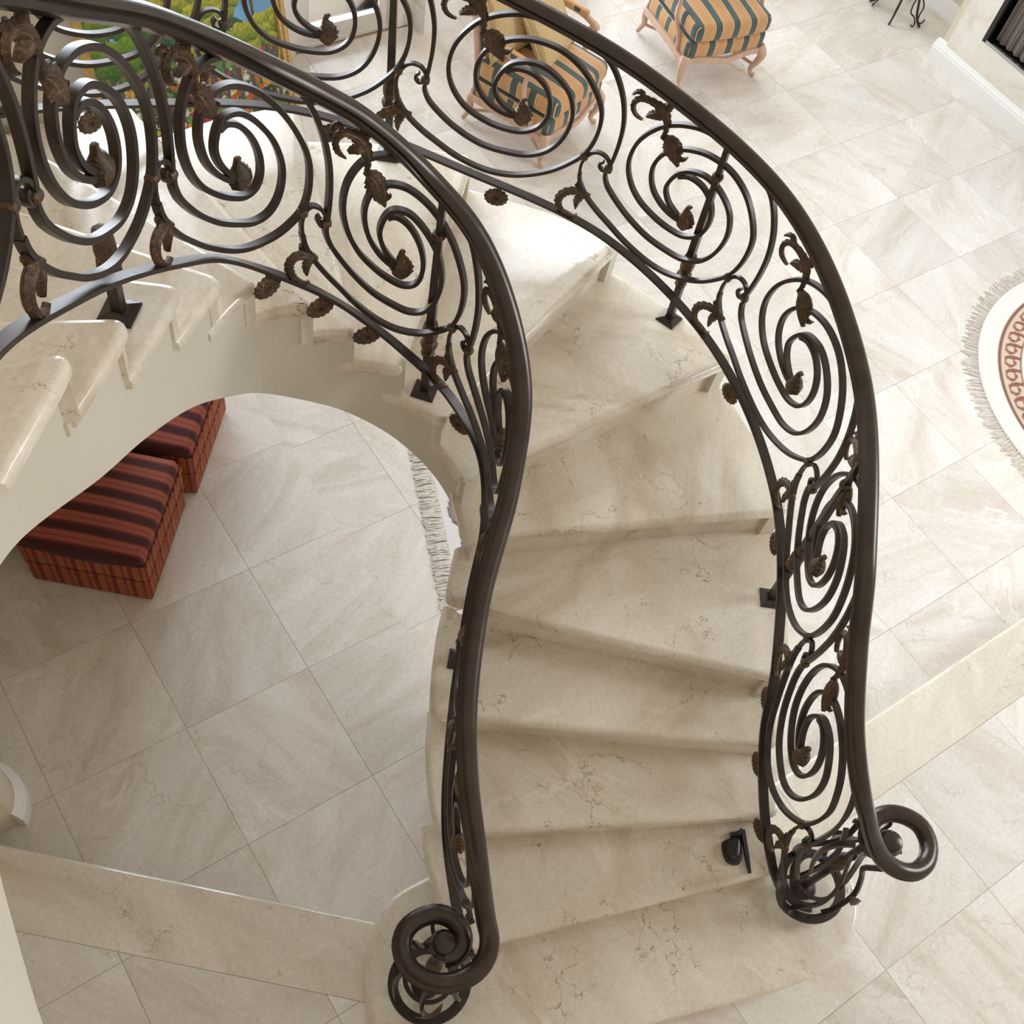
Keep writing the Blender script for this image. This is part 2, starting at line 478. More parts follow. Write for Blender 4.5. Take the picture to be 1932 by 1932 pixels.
# border slabs with a rounded nosing, in lengths
def border_slab(p0, p1, inward):
    p0, p1, inward = np.array(p0), np.array(p1), np.array(inward)
    prof = [(-BW, -0.03), (-BW, 0.0), (-0.006, 0.0), (0.0, -0.0005), (0.006, -0.002), (0.011, -0.006), (0.0145, -0.011), (0.016, -0.018), (0.0145, -0.025), (0.010, -0.031), (0.0, -0.034)]
    v = []; f = []; m = len(prof)
    for p in (p0, p1):
        for a, b in prof:
            q = p - inward * 0 + np.array(inward) * a
            v.append((q[0], q[1], RISE - 0.016 + 0.016 + b))
    for j in range(m):
        k = (j + 1) % m; f.append((j, k, m + k, m + j))
    f += [tuple(range(m))[::-1], tuple(range(m, 2 * m))]
    c = np.mean(v, axis=0)
    o = mesh_obj('border_slab', [np.array(q) - c for q in v], f, M['border'], floor, True)
    o.location = tuple(c)
for t0, t1 in ((-2.2, -0.45), (-0.45, 2.05)):
    border_slab(D1 + dd * (t0 + 0.001), D1 + dd * (t1 - 0.001), dn)
for t0, t1 in ((XJ + 0.05, 3.3), (3.3, 5.8), (5.8, 8.7)):
    border_slab((t0 + 0.001, YE), (t1 - 0.001, YE), (0, 1))

# ------------------------------------------------------------------ staircase
stair = empty('staircase', (2.4, -2.4, 0))
tag(stair, 'curving cream marble staircase with beige painted stringer', 'staircase')
_sinv = Matrix.Translation(Vector((-2.4, -2.4 * -1, 0)))
def st_obj(name, v, f, mat, smooth=False):
    v = [(p[0] - 2.4, p[1] + 2.4, p[2]) for p in v]
    return mesh_obj(name, v, f, mat, stair, smooth)
NL = {2: ((845, 1803), (1478, 1642)), 3: ((827, 1575), (1478, 1537)), 4: ((811, 1348), (1475, 1409)), 5: ((840, 1133), (1493, 1287)),
      6: ((870, 1017), (1497, 964)), 7: ((867, 907), (1390, 678)), 8: ((828, 800), (1178, 455)), 9: ((757, 700), (897, 290)),
      10: ((673, 630), (563, 190)), 11: ((601, 583), (240, 190)), 12: ((493, 533), (18, 243)), 13: ((423, 521), (47, 390)),
      14: ((345, 533), (30, 500)), 15: ((248, 593), (33, 555)), 16: ((143, 653), (0, 637))}
RET = {2: [(797, 1557), (800, 1611), (815, 1665), (825, 1705)], 3: [(807, 1341), (803, 1409), (808, 1490), (818, 1550)],
       4: [(836, 1142), (825, 1190), (815, 1261), (811, 1320)], 5: [(858, 1033), (850, 1070), (842, 1110)], 6: [(850, 920), (858, 950), (868, 990)],
       7: [(803, 822), (828, 846), (855, 885)], 8: [(720, 740), (760, 757), (806, 784)], 9: [(618, 690), (670, 686), (730, 692)],
       10: [(547, 645), (590, 632), (640, 627)], 11: [(467, 610), (510, 590), (570, 580)], 12: [(397, 627), (420, 595), (465, 550)],
       13: [(337, 643), (360, 612), (405, 545)], 14: [(247, 713), (285, 648), (330, 565)], 15: [(140, 783), (185, 712), (235, 625)], 16: [(7, 905), (60, 812), (128, 690)]}
I2, O2, RT = {}, {}, {}
for k, (a, b) in NL.items():
    I2[k] = U(a, Z(k))[:2]; O2[k] = U(b, Z(k))[:2]
    if k >= 12: O2[k] = I2[k] + nrm(O2[k] - I2[k]) * 1.25
    RT[k] = [U(p, Z(k))[:2] for p in RET[k]]
O2[12] = np.array([1.30, -0.42]); O2[13] = np.array([0.86, -0.66]); O2[14] = np.array([0.44, -1.02])
O2[15] = np.array([0.14, -1.45]); O2[16] = np.array([-0.06, -1.92])
I2[17] = np.array([0.915, -2.335]); O2[17] = np.array([-0.22, -2.36])
I2[18] = np.array([0.775, -2.555]); O2[18] = np.array([-0.32, -2.80])
RT[17] = [np.array([0.74, -2.60]), np.array([0.80, -2.50]), np.array([0.88, -2.38])]
NT = 17
def back_dir(k):
    n = O2[k] - I2[k]; b = np.array([-n[1], n[0]]); mid = (I2[k] + O2[k]) / 2; nx = (I2[k + 1] + O2[k + 1]) / 2
    return nrm(b if b @ (nx - mid) > 0 else -b)
def round_poly(poly, rad, idx, n=5):
    out = []; m = len(poly)
    for i in range(m):
        p = np.array(poly[i], float)
        if i in idx:
            a = np.array(poly[i - 1], float) - p; b = np.array(poly[(i + 1) % m], float) - p
            r = min(rad, 0.45 * np.linalg.norm(a), 0.45 * np.linalg.norm(b))
            A, Bp = p + nrm(a) * r, p + nrm(b) * r
            for t in np.linspace(0, 1, n): out.append((1 - t) ** 2 * A + 2 * t * (1 - t) * p + t * t * Bp)
        else: out.append(p)
    return out
def offset_poly(poly, d):
    """inset a simple polygon (counter-clockwise) by d"""
    n = len(poly); out = []
    for i in range(n):
        p0, p1, p2 = np.array(poly[i - 1]), np.array(poly[i]), np.array(poly[(i + 1) % n])
        e1, e2 = nrm(p1 - p0), nrm(p2 - p1)
        n1, n2 = np.array([-e1[1], e1[0]]), np.array([-e2[1], e2[0]])
        b = nrm(n1 + n2); c = max(0.35, b @ n1)
        out.append(p1 + b * (d / c))
    return out
def dedupe(poly, eps=0.004):
    out = []
    for p in poly:
        if not out or np.linalg.norm(np.array(p) - out[-1]) > eps: out.append(np.array(p, float))
    if np.linalg.norm(out[0] - out[-1]) < eps: out.pop()
    return out
def ccw(poly):
    a = sum(poly[i][0] * poly[(i + 1) % len(poly)][1] - poly[(i + 1) % len(poly)][0] * poly[i][1] for i in range(len(poly)))
    return poly if a > 0 else poly[::-1]
def slab(poly, ztop, th, rad):
    poly = ccw(dedupe(poly)); n = len(poly)
    rings = []
    for a in np.linspace(0, math.pi / 2, 6):
        rings.append((offset_poly(poly, rad * (1 - math.sin(a))), ztop - rad * (1 - math.cos(a))))
    rings.append((poly, ztop - th + 0.004)); rings.append((offset_poly(poly, 0.004), ztop - th))
    v = []; f = []
    for r, z in rings: v += [(p[0], p[1], z) for p in r]
    for i in range(len(rings) - 1):
        f += [(i * n + j, i * n + (j + 1) % n, (i + 1) * n + (j + 1) % n, (i + 1) * n + j) for j in range(n)]
    f += [tuple(range(n)), tuple((len(rings) - 1) * n + j for j in range(n))[::-1]]
    return v, f
TH, NR = 0.042, 0.024
def fillet(p, a, b, r, n=6):
    """true arc between the edges p->a and p->b"""
    ua, ub = nrm(a - p), nrm(b - p)
    th = math.acos(max(-1, min(1, ua @ ub))); t = min(r / math.tan(th / 2), 0.45 * np.linalg.norm(a - p), 0.45 * np.linalg.norm(b - p)); r = t * math.tan(th / 2)
    c = p + nrm(ua + ub) * (r / math.sin(th / 2))
    A, B = p + ua * t, p + ub * t
    va, vb = A - c, B - c
    ang = math.acos(max(-1, min(1, nrm(va) @ nrm(vb)))); out = []
    for q in np.linspace(0, 1, n):
        out.append(c + (va * math.sin((1 - q) * ang) + vb * math.sin(q * ang)) / math.sin(ang))
    return out
def slab_w(poly, offs, ztop, th, rad):
    """slab with a rounded nosing; offs holds the inset vector of every outline vertex (None: mitred normal)"""
    poly = [np.array(p, float) for p in poly]; n = len(poly)
    ar = sum(poly[i][0] * poly[(i + 1) % n][1] - poly[(i + 1) % n][0] * poly[i][1] for i in range(n))
    if ar < 0: poly = poly[::-1]; offs = offs[::-1]
    mit = offset_poly(poly, 1.0)
    off = [np.array(o, float) if o is not None else mit[i] - poly[i] for i, o in enumerate(offs)]
    rings = []
    for a in np.linspace(0, math.pi / 2, 6):
        rings.append(([p + o * (rad * (1 - math.sin(a))) for p, o in zip(poly, off)], ztop - rad * (1 - math.cos(a))))
    rings.append((poly, ztop - th + 0.003)); rings.append(([p + o * 0.004 for p, o in zip(poly, off)], ztop - th))
    v = []; f = []
    for r, z in rings: v += [(p[0], p[1], z) for p in r]
    for i in range(len(rings) - 1):
        f += [(i * n + j, i * n + (j + 1) % n, (i + 1) * n + (j + 1) % n, (i + 1) * n + j) for j in range(n)]
    from mathutils.geometry import tessellate_polygon
    for ri, fl in ((0, False), (len(rings) - 1, True)):
        tri = tessellate_polygon([[Vector((p[0], p[1], 0)) for p in rings[ri][0]]])
        for t in tri: f.append(tuple(ri * n + i for i in t))
    return v, f
for k in range(2, NT + 1):
    al = nrm(O2[k] - I2[k]); al2 = nrm(O2[k + 1] - I2[k + 1])
    bd2 = back_dir(k + 1) if k + 2 in I2 else back_dir(k)
    back_in = I2[k + 1] + al2 * 0.06 + bd2 * 0.05
    back_out = O2[k + 1] - al2 * 0.03 + bd2 * 0.05
    outer_end = O2[k + 1] - al2 * 0.0 + bd2 * 0.05
    tip = np.array(RT[k][0]); tin = tip + al2 * 0.04
    curve = catmull([I2[k]] + [np.array(p) for p in RT[k]][::-1], 3)
    omid = (O2[k] + O2[k + 1]) / 2 + nrm((O2[k] + O2[k + 1]) / 2 - (I2[k] + I2[k + 1]) / 2) * (0.025 if 5 <= k <= 11 else 0.0)
    pts = []; offs = []
    def addp(p, o=None): pts.append(np.array(p, float)); offs.append(o)
    for p in fillet(O2[k], I2[k], omid, 0.04): addp(p)
    addp(omid); addp(outer_end, -al2); addp(back_out, (0, 0)); addp(back_in, (0, 0)); addp(tin, (0, 0)); addp(tip, al2)
    inner = list(curve[::-1][1:])            # from the tip towards the corner
    keep = [p for p in inner[:-1] if np.linalg.norm(p - I2[k]) > 0.075]
    corner = fillet(I2[k], keep[-1] if keep else inner[0], O2[k], 0.036, 5)
    for p in keep: addp(p)
    for p in corner: addp(p)
    v, f = slab_w(pts, offs, Z(k), TH, NR)
    st_obj('tread', v, f, M['tread'], True)
# curtail tread
curt = [(1.90, -2.92), (1.73, -2.965), (1.57, -2.96), (1.45, -3.01), (1.36, -3.10), (1.29, -3.22), (1.26, -3.36), (1.29, -3.50), (1.38, -3.60), (1.52, -3.665),
        (2.10, -3.86), (2.45, -3.98), (2.74, -4.075), (2.91, -4.10), (3.06, -4.075), (3.17, -4.00), (3.24, -3.88), (3.24, -3.75), (3.16, -3.63), (3.02, -3.53), (2.6, -3.40)]
v, f = slab(catmull(curt[1:19], 4), Z(1), TH, NR)
cv = list(catmull(curt[1:19], 4)) + [np.array(curt[19]), np.array(curt[20]), np.array(curt[0])]
v, f = slab(cv, Z(1), TH, NR)
st_obj('tread', v, f, M['tread'], True)
b_in = offset_poly(ccw(dedupe(cv)), 0.03)
mb = MB().prism([tuple(p) for p in b_in], RISE - 0.02, Z(1) - TH + 0.004)
st_obj('riser', mb.v, mb.f, M['tread'])
# risers
sin_in = {k: (0.03 if k >= 7 else {6: 0.05, 5: 0.09}.get(k, 0.17)) for k in range(2, NT + 2)}
for k in range(2, NT + 2):
    bd = back_dir(min(k, NT)); al = nrm(O2[k] - I2[k])
    a = I2[k] + al * sin_in[k] + bd * 0.026; b = O2[k] - al * 0.006 + bd * 0.026
    mb = MB().prism([tuple(a), tuple(b), tuple(b + bd * 0.02), tuple(a + bd * 0.02)], Z(k - 1) - 0.003, Z(k) - TH + 0.002)
    st_obj('riser', mb.v, mb.f, M['tread'])
# stringers and soffit
drop = {2: 0.6, 3: 0.75, 4: 0.9, 5: 0.34, 6: 0.30, 7: 0.30, 8: 0.37, 9: 0.44, 10: 0.475, 11: 0.505, 12: 0.545, 13: 0.545, 14: 0.515, 15: 0.465, 16: 0.455, 17: 0.455, 18: 0.46}
def string_line(ks, per=6):
    ins = []; outs = []; top = []; bot = []
    for k in ks:
        al = nrm(O2[k] - I2[k])
        ins.append(I2[k] + al * sin_in[k]); outs.append(O2[k] - al * 0.03); top.append(Z(k) - TH); bot.append(Z(k) - drop[k])
    S = np.array([[*a, *b, t, c] for a, b, t, c in zip(ins, outs, top, bot)])
    return catmull(S, per)
S = string_line(list(range(5, 19)), 8)
# continue along the landing edge
land_edge = [(0.705, -2.72), (0.66, -2.87), (0.632, -3.02), (0.617, -3.14), (0.603, -3.28), (0.60, -3.5), (0.63, -3.75), (0.75, -4.1), (0.95, -4.5)]
nst = len(S)
def stepped_top(i):  # string top follows the underside of treads loosely
    return S[i, 4]
def tread_floor(xy_in, k_hint): return 0
# inner string: wall strip built per tread so it closes below every step
for side in (0, 1):
    v = []; f = []
    per = 8
    for seg in range(5, 18):
        for q in range(per):
            i = (seg - 5) * per + q; j = i + 1
            zt = Z(seg) - TH + 0.003
            p, r = (S[i, 0:2], S[j, 0:2]) if side == 0 else (S[i, 2:4], S[j, 2:4])
            w = nrm(S[i, 2:4] - S[i, 0:2]) * (0.06 if side == 0 else -0.06)
            w2 = nrm(S[j, 2:4] - S[j, 0:2]) * (0.06 if side == 0 else -0.06)
            n0 = len(v)
            v += [(*p, S[i, 5]), (*r, S[j, 5]), (*r, zt), (*p, zt), (*(p + w), S[i, 5]), (*(r + w2), S[j, 5]), (*(r + w2), zt), (*(p + w), zt)]
            f += [(n0, n0 + 1, n0 + 2, n0 + 3), (n0 + 5, n0 + 4, n0 + 7, n0 + 6), (n0 + 3, n0 + 2, n0 + 6, n0 + 7), (n0 + 1, n0, n0 + 4, n0 + 5)]
            if q == 0: f.append((n0, n0 + 3, n0 + 7, n0 + 4))
            if q == per - 1: f.append((n0 + 1, n0 + 5, n0 + 6, n0 + 2))
    o = st_obj('stringer', v, f, M['string'], True)
v = []; f = []
for i in range(nst):
    v += [(S[i, 0], S[i, 1], S[i, 5] + 0.002), (S[i, 2], S[i, 3], S[i, 5] + 0.002)]
for i in range(nst - 1): f.append((2 * i, 2 * i + 1, 2 * i + 3, 2 * i + 2))
v2 = [(p[0], p[1], p[2] + 0.05) for p in v]; n = len(v)
f2 = [tuple(i + n for i in q[::-1]) for q in f]
st_obj('soffit', v + v2, f + f2, M['string'], True)
# solid base under the lowest steps
mb = MB()
for k in range(2, 5):
    a, b = I2[k] + nrm(O2[k] - I2[k]) * 0.17, O2[k] - nrm(O2[k] - I2[k]) * 0.05
    c, d = O2[k + 1] - nrm(O2[k + 1] - I2[k + 1]) * 0.05, I2[k + 1] + nrm(O2[k + 1] - I2[k + 1]) * 0.17
    bd = back_dir(k) * 0.03
    mb.prism([tuple(a + bd), tuple(b + bd), tuple(c), tuple(d)], -0.02, Z(k) - TH + 0.002)
st_obj('base', mb.v, mb.f, M['string'])
# landing slab beside the top of the flight
le = catmull([(I2[18][0] + 0.02, I2[18][1])] + land_edge, 6)
poly = [tuple(p) for p in le] + [(0.9, -8.5), (-3.5, -8.5), (-3.5, -2.9), tuple(O2[18])]
mb = MB().prism(poly, Z(17) - 0.275, Z(18) - 0.03)
landing = mb.obj('ceiling', M['string']); tag(landing, kind='structure')
mb = MB().prism(poly, Z(18) - 0.03, Z(18)); lf = mb.obj('floor_landing', M['tread']); tag(lf, kind='structure')

# ------------------------------------------------------------------ railing curtains
OUT = np.array([[1.3, 2.86, -3.77, 0.48, 2.93, -3.8, 1.2], [2.0, 2.824, -3.679, 0.625, 2.862, -3.691, 1.385], [3.0, 2.862, -3.485, 0.797, 2.893, -3.501, 1.557], [4.0, 2.961, -3.275, 0.969, 2.993, -3.298, 1.729], [5.0, 3.087, -3.104, 1.14, 3.101, -3.117, 1.89], [6.0, 3.451, -2.58, 1.312, 3.469, -2.587, 2.062], [7.0, 3.563, -1.98, 1.484, 3.593, -1.981, 2.234], [8.0, 3.386, -1.405, 1.656, 3.358, -1.415, 2.406], [9.0, 2.936, -0.973, 1.827, 2.936, -0.973, 2.577], [10.0, 2.427, -0.632, 1.999, 2.427, -0.632, 2.749], [11.0, 1.825, -0.58, 2.171, 1.825, -0.58, 2.921], [12.0, 1.367, -0.686, 2.343, 1.367, -0.686, 3.093], [13.0, 1.0, -0.93, 2.515, 1.0, -0.93, 3.265]])
INN = np.array([[1.3, 1.693, -3.224, 0.47, 1.647, -3.328, 1.1], [2.0, 1.711, -3.124, 0.6, 1.661, -3.208, 1.33], [3.0, 1.776, -2.924, 0.797, 1.767, -2.919, 1.547], [4.0, 1.994, -2.589, 0.969, 1.994, -2.589, 1.719], [5.0, 2.237, -2.289, 1.14, 2.266, -2.316, 1.89], [6.0, 2.374, -2.132, 1.312, 2.392, -2.14, 2.062], [7.0, 2.437, -1.965, 1.484, 2.427, -1.965, 2.234], [8.0, 2.389, -1.791, 1.656, 2.399, -1.788, 2.406], [9.0, 2.263, -1.656, 1.827, 2.278, -1.642, 2.577], [10.0, 2.122, -1.591, 1.999, 2.122, -1.591, 2.749], [11.0, 1.981, -1.579, 2.161, 1.981, -1.579, 2.871], [12.0, 1.81, -1.579, 2.323, 1.81, -1.579, 3.007], [13.0, 1.658, -1.638, 2.484, 1.658, -1.638, 3.144], [14.0, 1.495, -1.761, 2.646, 1.495, -1.761, 3.308], [15.0, 1.32, -1.916, 2.818, 1.32, -1.916, 3.469], [16.0, 1.161, -2.097, 2.989, 1.161, -2.097, 3.639], [17.0, 1.0, -2.3, 3.161, 1.0, -2.3, 3.811], [18.0, 0.86, -2.55, 3.333, 0.86, -2.55, 4.003]])
class Curtain:
    def __init__(s, ST):
        m = len(ST); out = []
        for i in range(m - 1):
            p1, p2 = ST[i], ST[i + 1]
            p0 = ST[i - 1] if i else 2 * p1 - p2
            p3 = ST[i + 2] if i + 2 < m else 2 * p2 - p1
            d = [max(np.linalg.norm(b[1:3] - a[1:3]), 1e-6) ** 0.5 for a, b in ((p0, p1), (p1, p2), (p2, p3))]
            if i == 0: d[0] = d[1]
            if i == m - 2: d[2] = d[1]
            t0, t1 = 0.0, d[0]; t2 = t1 + d[1]; t3 = t2 + d[2]
            for t in np.linspace(t1, t2, 40, endpoint=False):
                A1 = (t1 - t) / (t1 - t0) * p0 + (t - t0) / (t1 - t0) * p1
                A2 = (t2 - t) / (t2 - t1) * p1 + (t - t1) / (t2 - t1) * p2
                A3 = (t3 - t) / (t3 - t2) * p2 + (t - t2) / (t3 - t2) * p3
                B1 = (t2 - t) / (t2 - t0) * A1 + (t - t0) / (t2 - t0) * A2
                B2 = (t3 - t) / (t3 - t1) * A2 + (t - t1) / (t3 - t1) * A3
                out.append((t2 - t) / (t2 - t1) * B1 + (t - t1) / (t2 - t1) * B2)
        out.append(ST[-1]); s.D = np.array(out)
        mid = (s.D[:, 1:4] + s.D[:, 4:7]) / 2
        s.S = np.r_[0, np.cumsum(np.linalg.norm(np.diff(mid, axis=0), axis=1))]
        T = np.gradient(mid[:, :2], axis=0)
        # smooth normals
        T = T / np.linalg.norm(T, axis=1)[:, None]
        s.N = np.c_[-T[:, 1], T[:, 0], np.zeros(len(T))]
        s.len = s.S[-1]
    def at(s, S, v):
        S = np.clip(S, 0, s.len)
        r = np.array([np.interp(S, s.S, s.D[:, c]) for c in range(1, 7)])
        b, t = r[:3], r[3:]
        N = nrm(np.array([np.interp(S, s.S, s.N[:, c]) for c in range(3)]))
        return b + (t - b) * v, N
CO, CI = Curtain(OUT), Curtain(INN)

RAIL = [(-0.026, -0.016), (-0.029, -0.006), (-0.0215, -0.001), (-0.0275, 0.005), (-0.024, 0.013), (-0.013, 0.0215), (0.0, 0.024), (0.013, 0.0215), (0.024, 0.013), (0.0275, 0.005), (0.0215, -0.001), (0.029, -0.006), (0.026, -0.016), (0.012, -0.024), (-0.012, -0.024)]
RAIL = [(a * 1.13, b * 1.13) for a, b in RAIL]
def bar_prof(a, b): return [(-a, -b + 0.0012), (-a + 0.0012, -b), (a - 0.0012, -b), (a, -b + 0.0012), (a, b - 0.0012), (a - 0.0012, b), (-a + 0.0012, b), (-a, b - 0.0012)]
PA = [(0.001, 0.292), (0.015, 0.242), (0.064, 0.18), (0.145, 0.13), (0.218, 0.102), (0.336, 0.066), (0.484, 0.055), (0.60, 0.075), (0.708, 0.122), (0.841, 0.217), (0.938, 0.322), (1.007, 0.425), (1.045, 0.552), (1.045, 0.675), (1.014, 0.742), (0.921, 0.832), (0.799, 0.875), (0.666, 0.865), (0.564, 0.825), (0.491, 0.775), (0.422, 0.7), (0.387, 0.607), (0.391, 0.537), (0.422, 0.477), (0.484, 0.437), (0.55, 0.425), (0.617, 0.435), (0.652, 0.455)]
PB = [(0.146, 0.408), (0.141, 0.37), (0.162, 0.32), (0.201, 0.285), (0.319, 0.225), (0.463, 0.197), (0.606, 0.215), (0.715, 0.252), (0.816, 0.335), (0.883, 0.462), (0.90, 0.60), (0.858, 0.695), (0.771, 0.745), (0.687, 0.755), (0.624, 0.737), (0.554, 0.692), (0.505, 0.615), (0.488, 0.537), (0.515, 0.487), (0.568, 0.457), (0.627, 0.447), (0.655, 0.457)]
PC = [(1.145, 0.40), (1.160, 0.50), (1.168, 0.61), (1.161, 0.72), (1.12, 0.84), (1.035, 0.945), (0.942, 0.978), (0.82, 0.985), (0.69, 0.975), (0.568, 0.95), (0.446, 0.885), (0.357, 0.805), (0.27, 0.66), (0.25, 0.525), (0.284, 0.43), (0.357, 0.365), (0.474, 0.337), (0.575, 0.342), (0.666, 0.37), (0.743, 0.437), (0.778, 0.522), (0.774, 0.605), (0.736, 0.665), (0.669, 0.695), (0.589, 0.685), (0.533, 0.645)]
PH = [(1.112, 0.435), (1.097, 0.418), (1.095, 0.398), (1.112, 0.385), (1.136, 0.40), (1.148, 0.432), (1.12, 0.468), (1.069, 0.466), (1.03, 0.43), (1.001, 0.36), (1.0, 0.292)]
# leaves: (path in panel coords, half widths in metres, bulge)
LEAVES = [
    ([(0.385, 0.765), (0.394, 0.80), (0.392, 0.84), (0.378, 0.88), (0.34, 0.905), (0.285, 0.905), (0.235, 0.888), (0.203, 0.855), (0.196, 0.82), (0.21, 0.793), (0.235, 0.783), (0.262, 0.783)], [.007, .009, .012, .018, .019, .015, .013, .011, .010, .009, .006, .002], 1),
    ([(0.375, 0.885), (0.355, 0.872), (0.325, 0.858), (0.30, 0.838), (0.275, 0.812)], [.012, .018, .020, .016, .004], 1),
    ([(0.36, 0.895), (0.365, 0.915), (0.372, 0.935), (0.372, 0.955)], [.012, .018, .017, .006], -1),
    ([(0.245, 0.895), (0.222, 0.905), (0.198, 0.895), (0.178, 0.872)], [.006, .010, .009, .004], -1),
    ([(0.385, 0.772), (0.415, 0.778), (0.44, 0.762), (0.462, 0.738), (0.49, 0.712), (0.512, 0.69)], [.006, .020, .030, .028, .018, .005], 1),
    ([(0.40, 0.785), (0.445, 0.80), (0.48, 0.79), (0.495, 0.765), (0.495, 0.735), (0.52, 0.735), (0.545, 0.765)], [.007, .012, .013, .012, .009, .010, .004], -1),
    ([(0.088, 0.195), (0.05, 0.188), (0.01, 0.182), (-0.04, 0.155), (-0.075, 0.11), (-0.083, 0.065), (-0.065, 0.03), (-0.03, 0.012), (0.005, 0.015), (0.04, 0.038)], [.006, .015, .019, .018, .017, .015, .012, .010, .007, .002], 1),
    ([(0.045, 0.185), (0.03, 0.155), (0.02, 0.12), (0.022, 0.07)], [.012, .017, .014, .004], 1),
    ([(0.02, 0.195), (0.005, 0.212), (-0.008, 0.225)], [.010, .012, .005], -1),
    ([(0.652, 0.40), (0.648, 0.43), (0.65, 0.465), (0.645, 0.495), (0.638, 0.515), (0.645, 0.54), (0.662, 0.55)], [.008, .030, .034, .022, .011, .009, .003], 2),
]
def leaf_mesh(cur, s_of, path, widths, mode, depth=0.0, lat=0.0):
    """grooved acanthus blade that lies in the curtain and curls out of it"""
    P = catmull([[p[0], p[1], w] for p, w in zip(path, widths)], 5)
    n = len(P); v = []; f = []
    pts = []; Ns = []
    for u, vv, w in P:
        q, N = cur.at(s_of(u), vv); pts.append(q); Ns.append(N)
    pts = np.array(pts); Ns = np.array(Ns); T = np.gradient(pts, axis=0)
    cols = [-1, -0.72, -0.5, -0.25, 0, 0.25, 0.5, 0.72, 1]
    m = len(cols)
    for sgn in (1, -1):
        for i in range(n):
            t = nrm(T[i]); N = Ns[i]; b = nrm(np.cross(N, t)); w = P[i, 2]
            ser = 1.0 + 0.16 * math.sin(i * 2.1)
            for ci, c in enumerate(cols):
                if mode == 2: h = 0.75 * w * math.sqrt(max(0, 1 - c * c))
                else: h = (0.0045 + 0.30 * w) * (1 - c * c) + (0.0016 if ci % 2 == 0 else -0.0012)
                dome = (0.012 * math.sin(math.pi * i / (n - 1))) * (1 if mode == 1 else -0.4)
                e = c * (ser if abs(c) == 1 else 1)
                k = (h + 0.0025) if sgn == 1 else -(h * (0.8 if mode != 2 else 1.0) + 0.0025)
                if abs(c) == 1: k = 0.0012 * sgn
                v.append(pts[i] + b * e * w + N * (k + dome * 0.5 * (1 if mode != 2 else 0)))
    for sg in range(2):
        o = sg * n * m
        for i in range(n - 1):
            for j in range(m - 1):
                q = (o + i * m + j, o + i * m + j + 1, o + (i + 1) * m + j + 1, o + (i + 1) * m + j)
                f.append(q if sg == 0 else q[::-1])
    o = n * m
    for i in range(n - 1):
        f.append((i * m, (i + 1) * m, o + (i + 1) * m, o + i * m))
        f.append((i * m + m - 1, o + i * m + m - 1, o + (i + 1) * m + m - 1, (i + 1) * m + m - 1))
    f.append(tuple(range(m)) + tuple(o + j for j in range(m - 1, -1, -1)))
    f.append(tuple((n - 1) * m + j for j in range(m)) + tuple(o + (n - 1) * m + j for j in range(m - 1, -1, -1)))
    return v, f
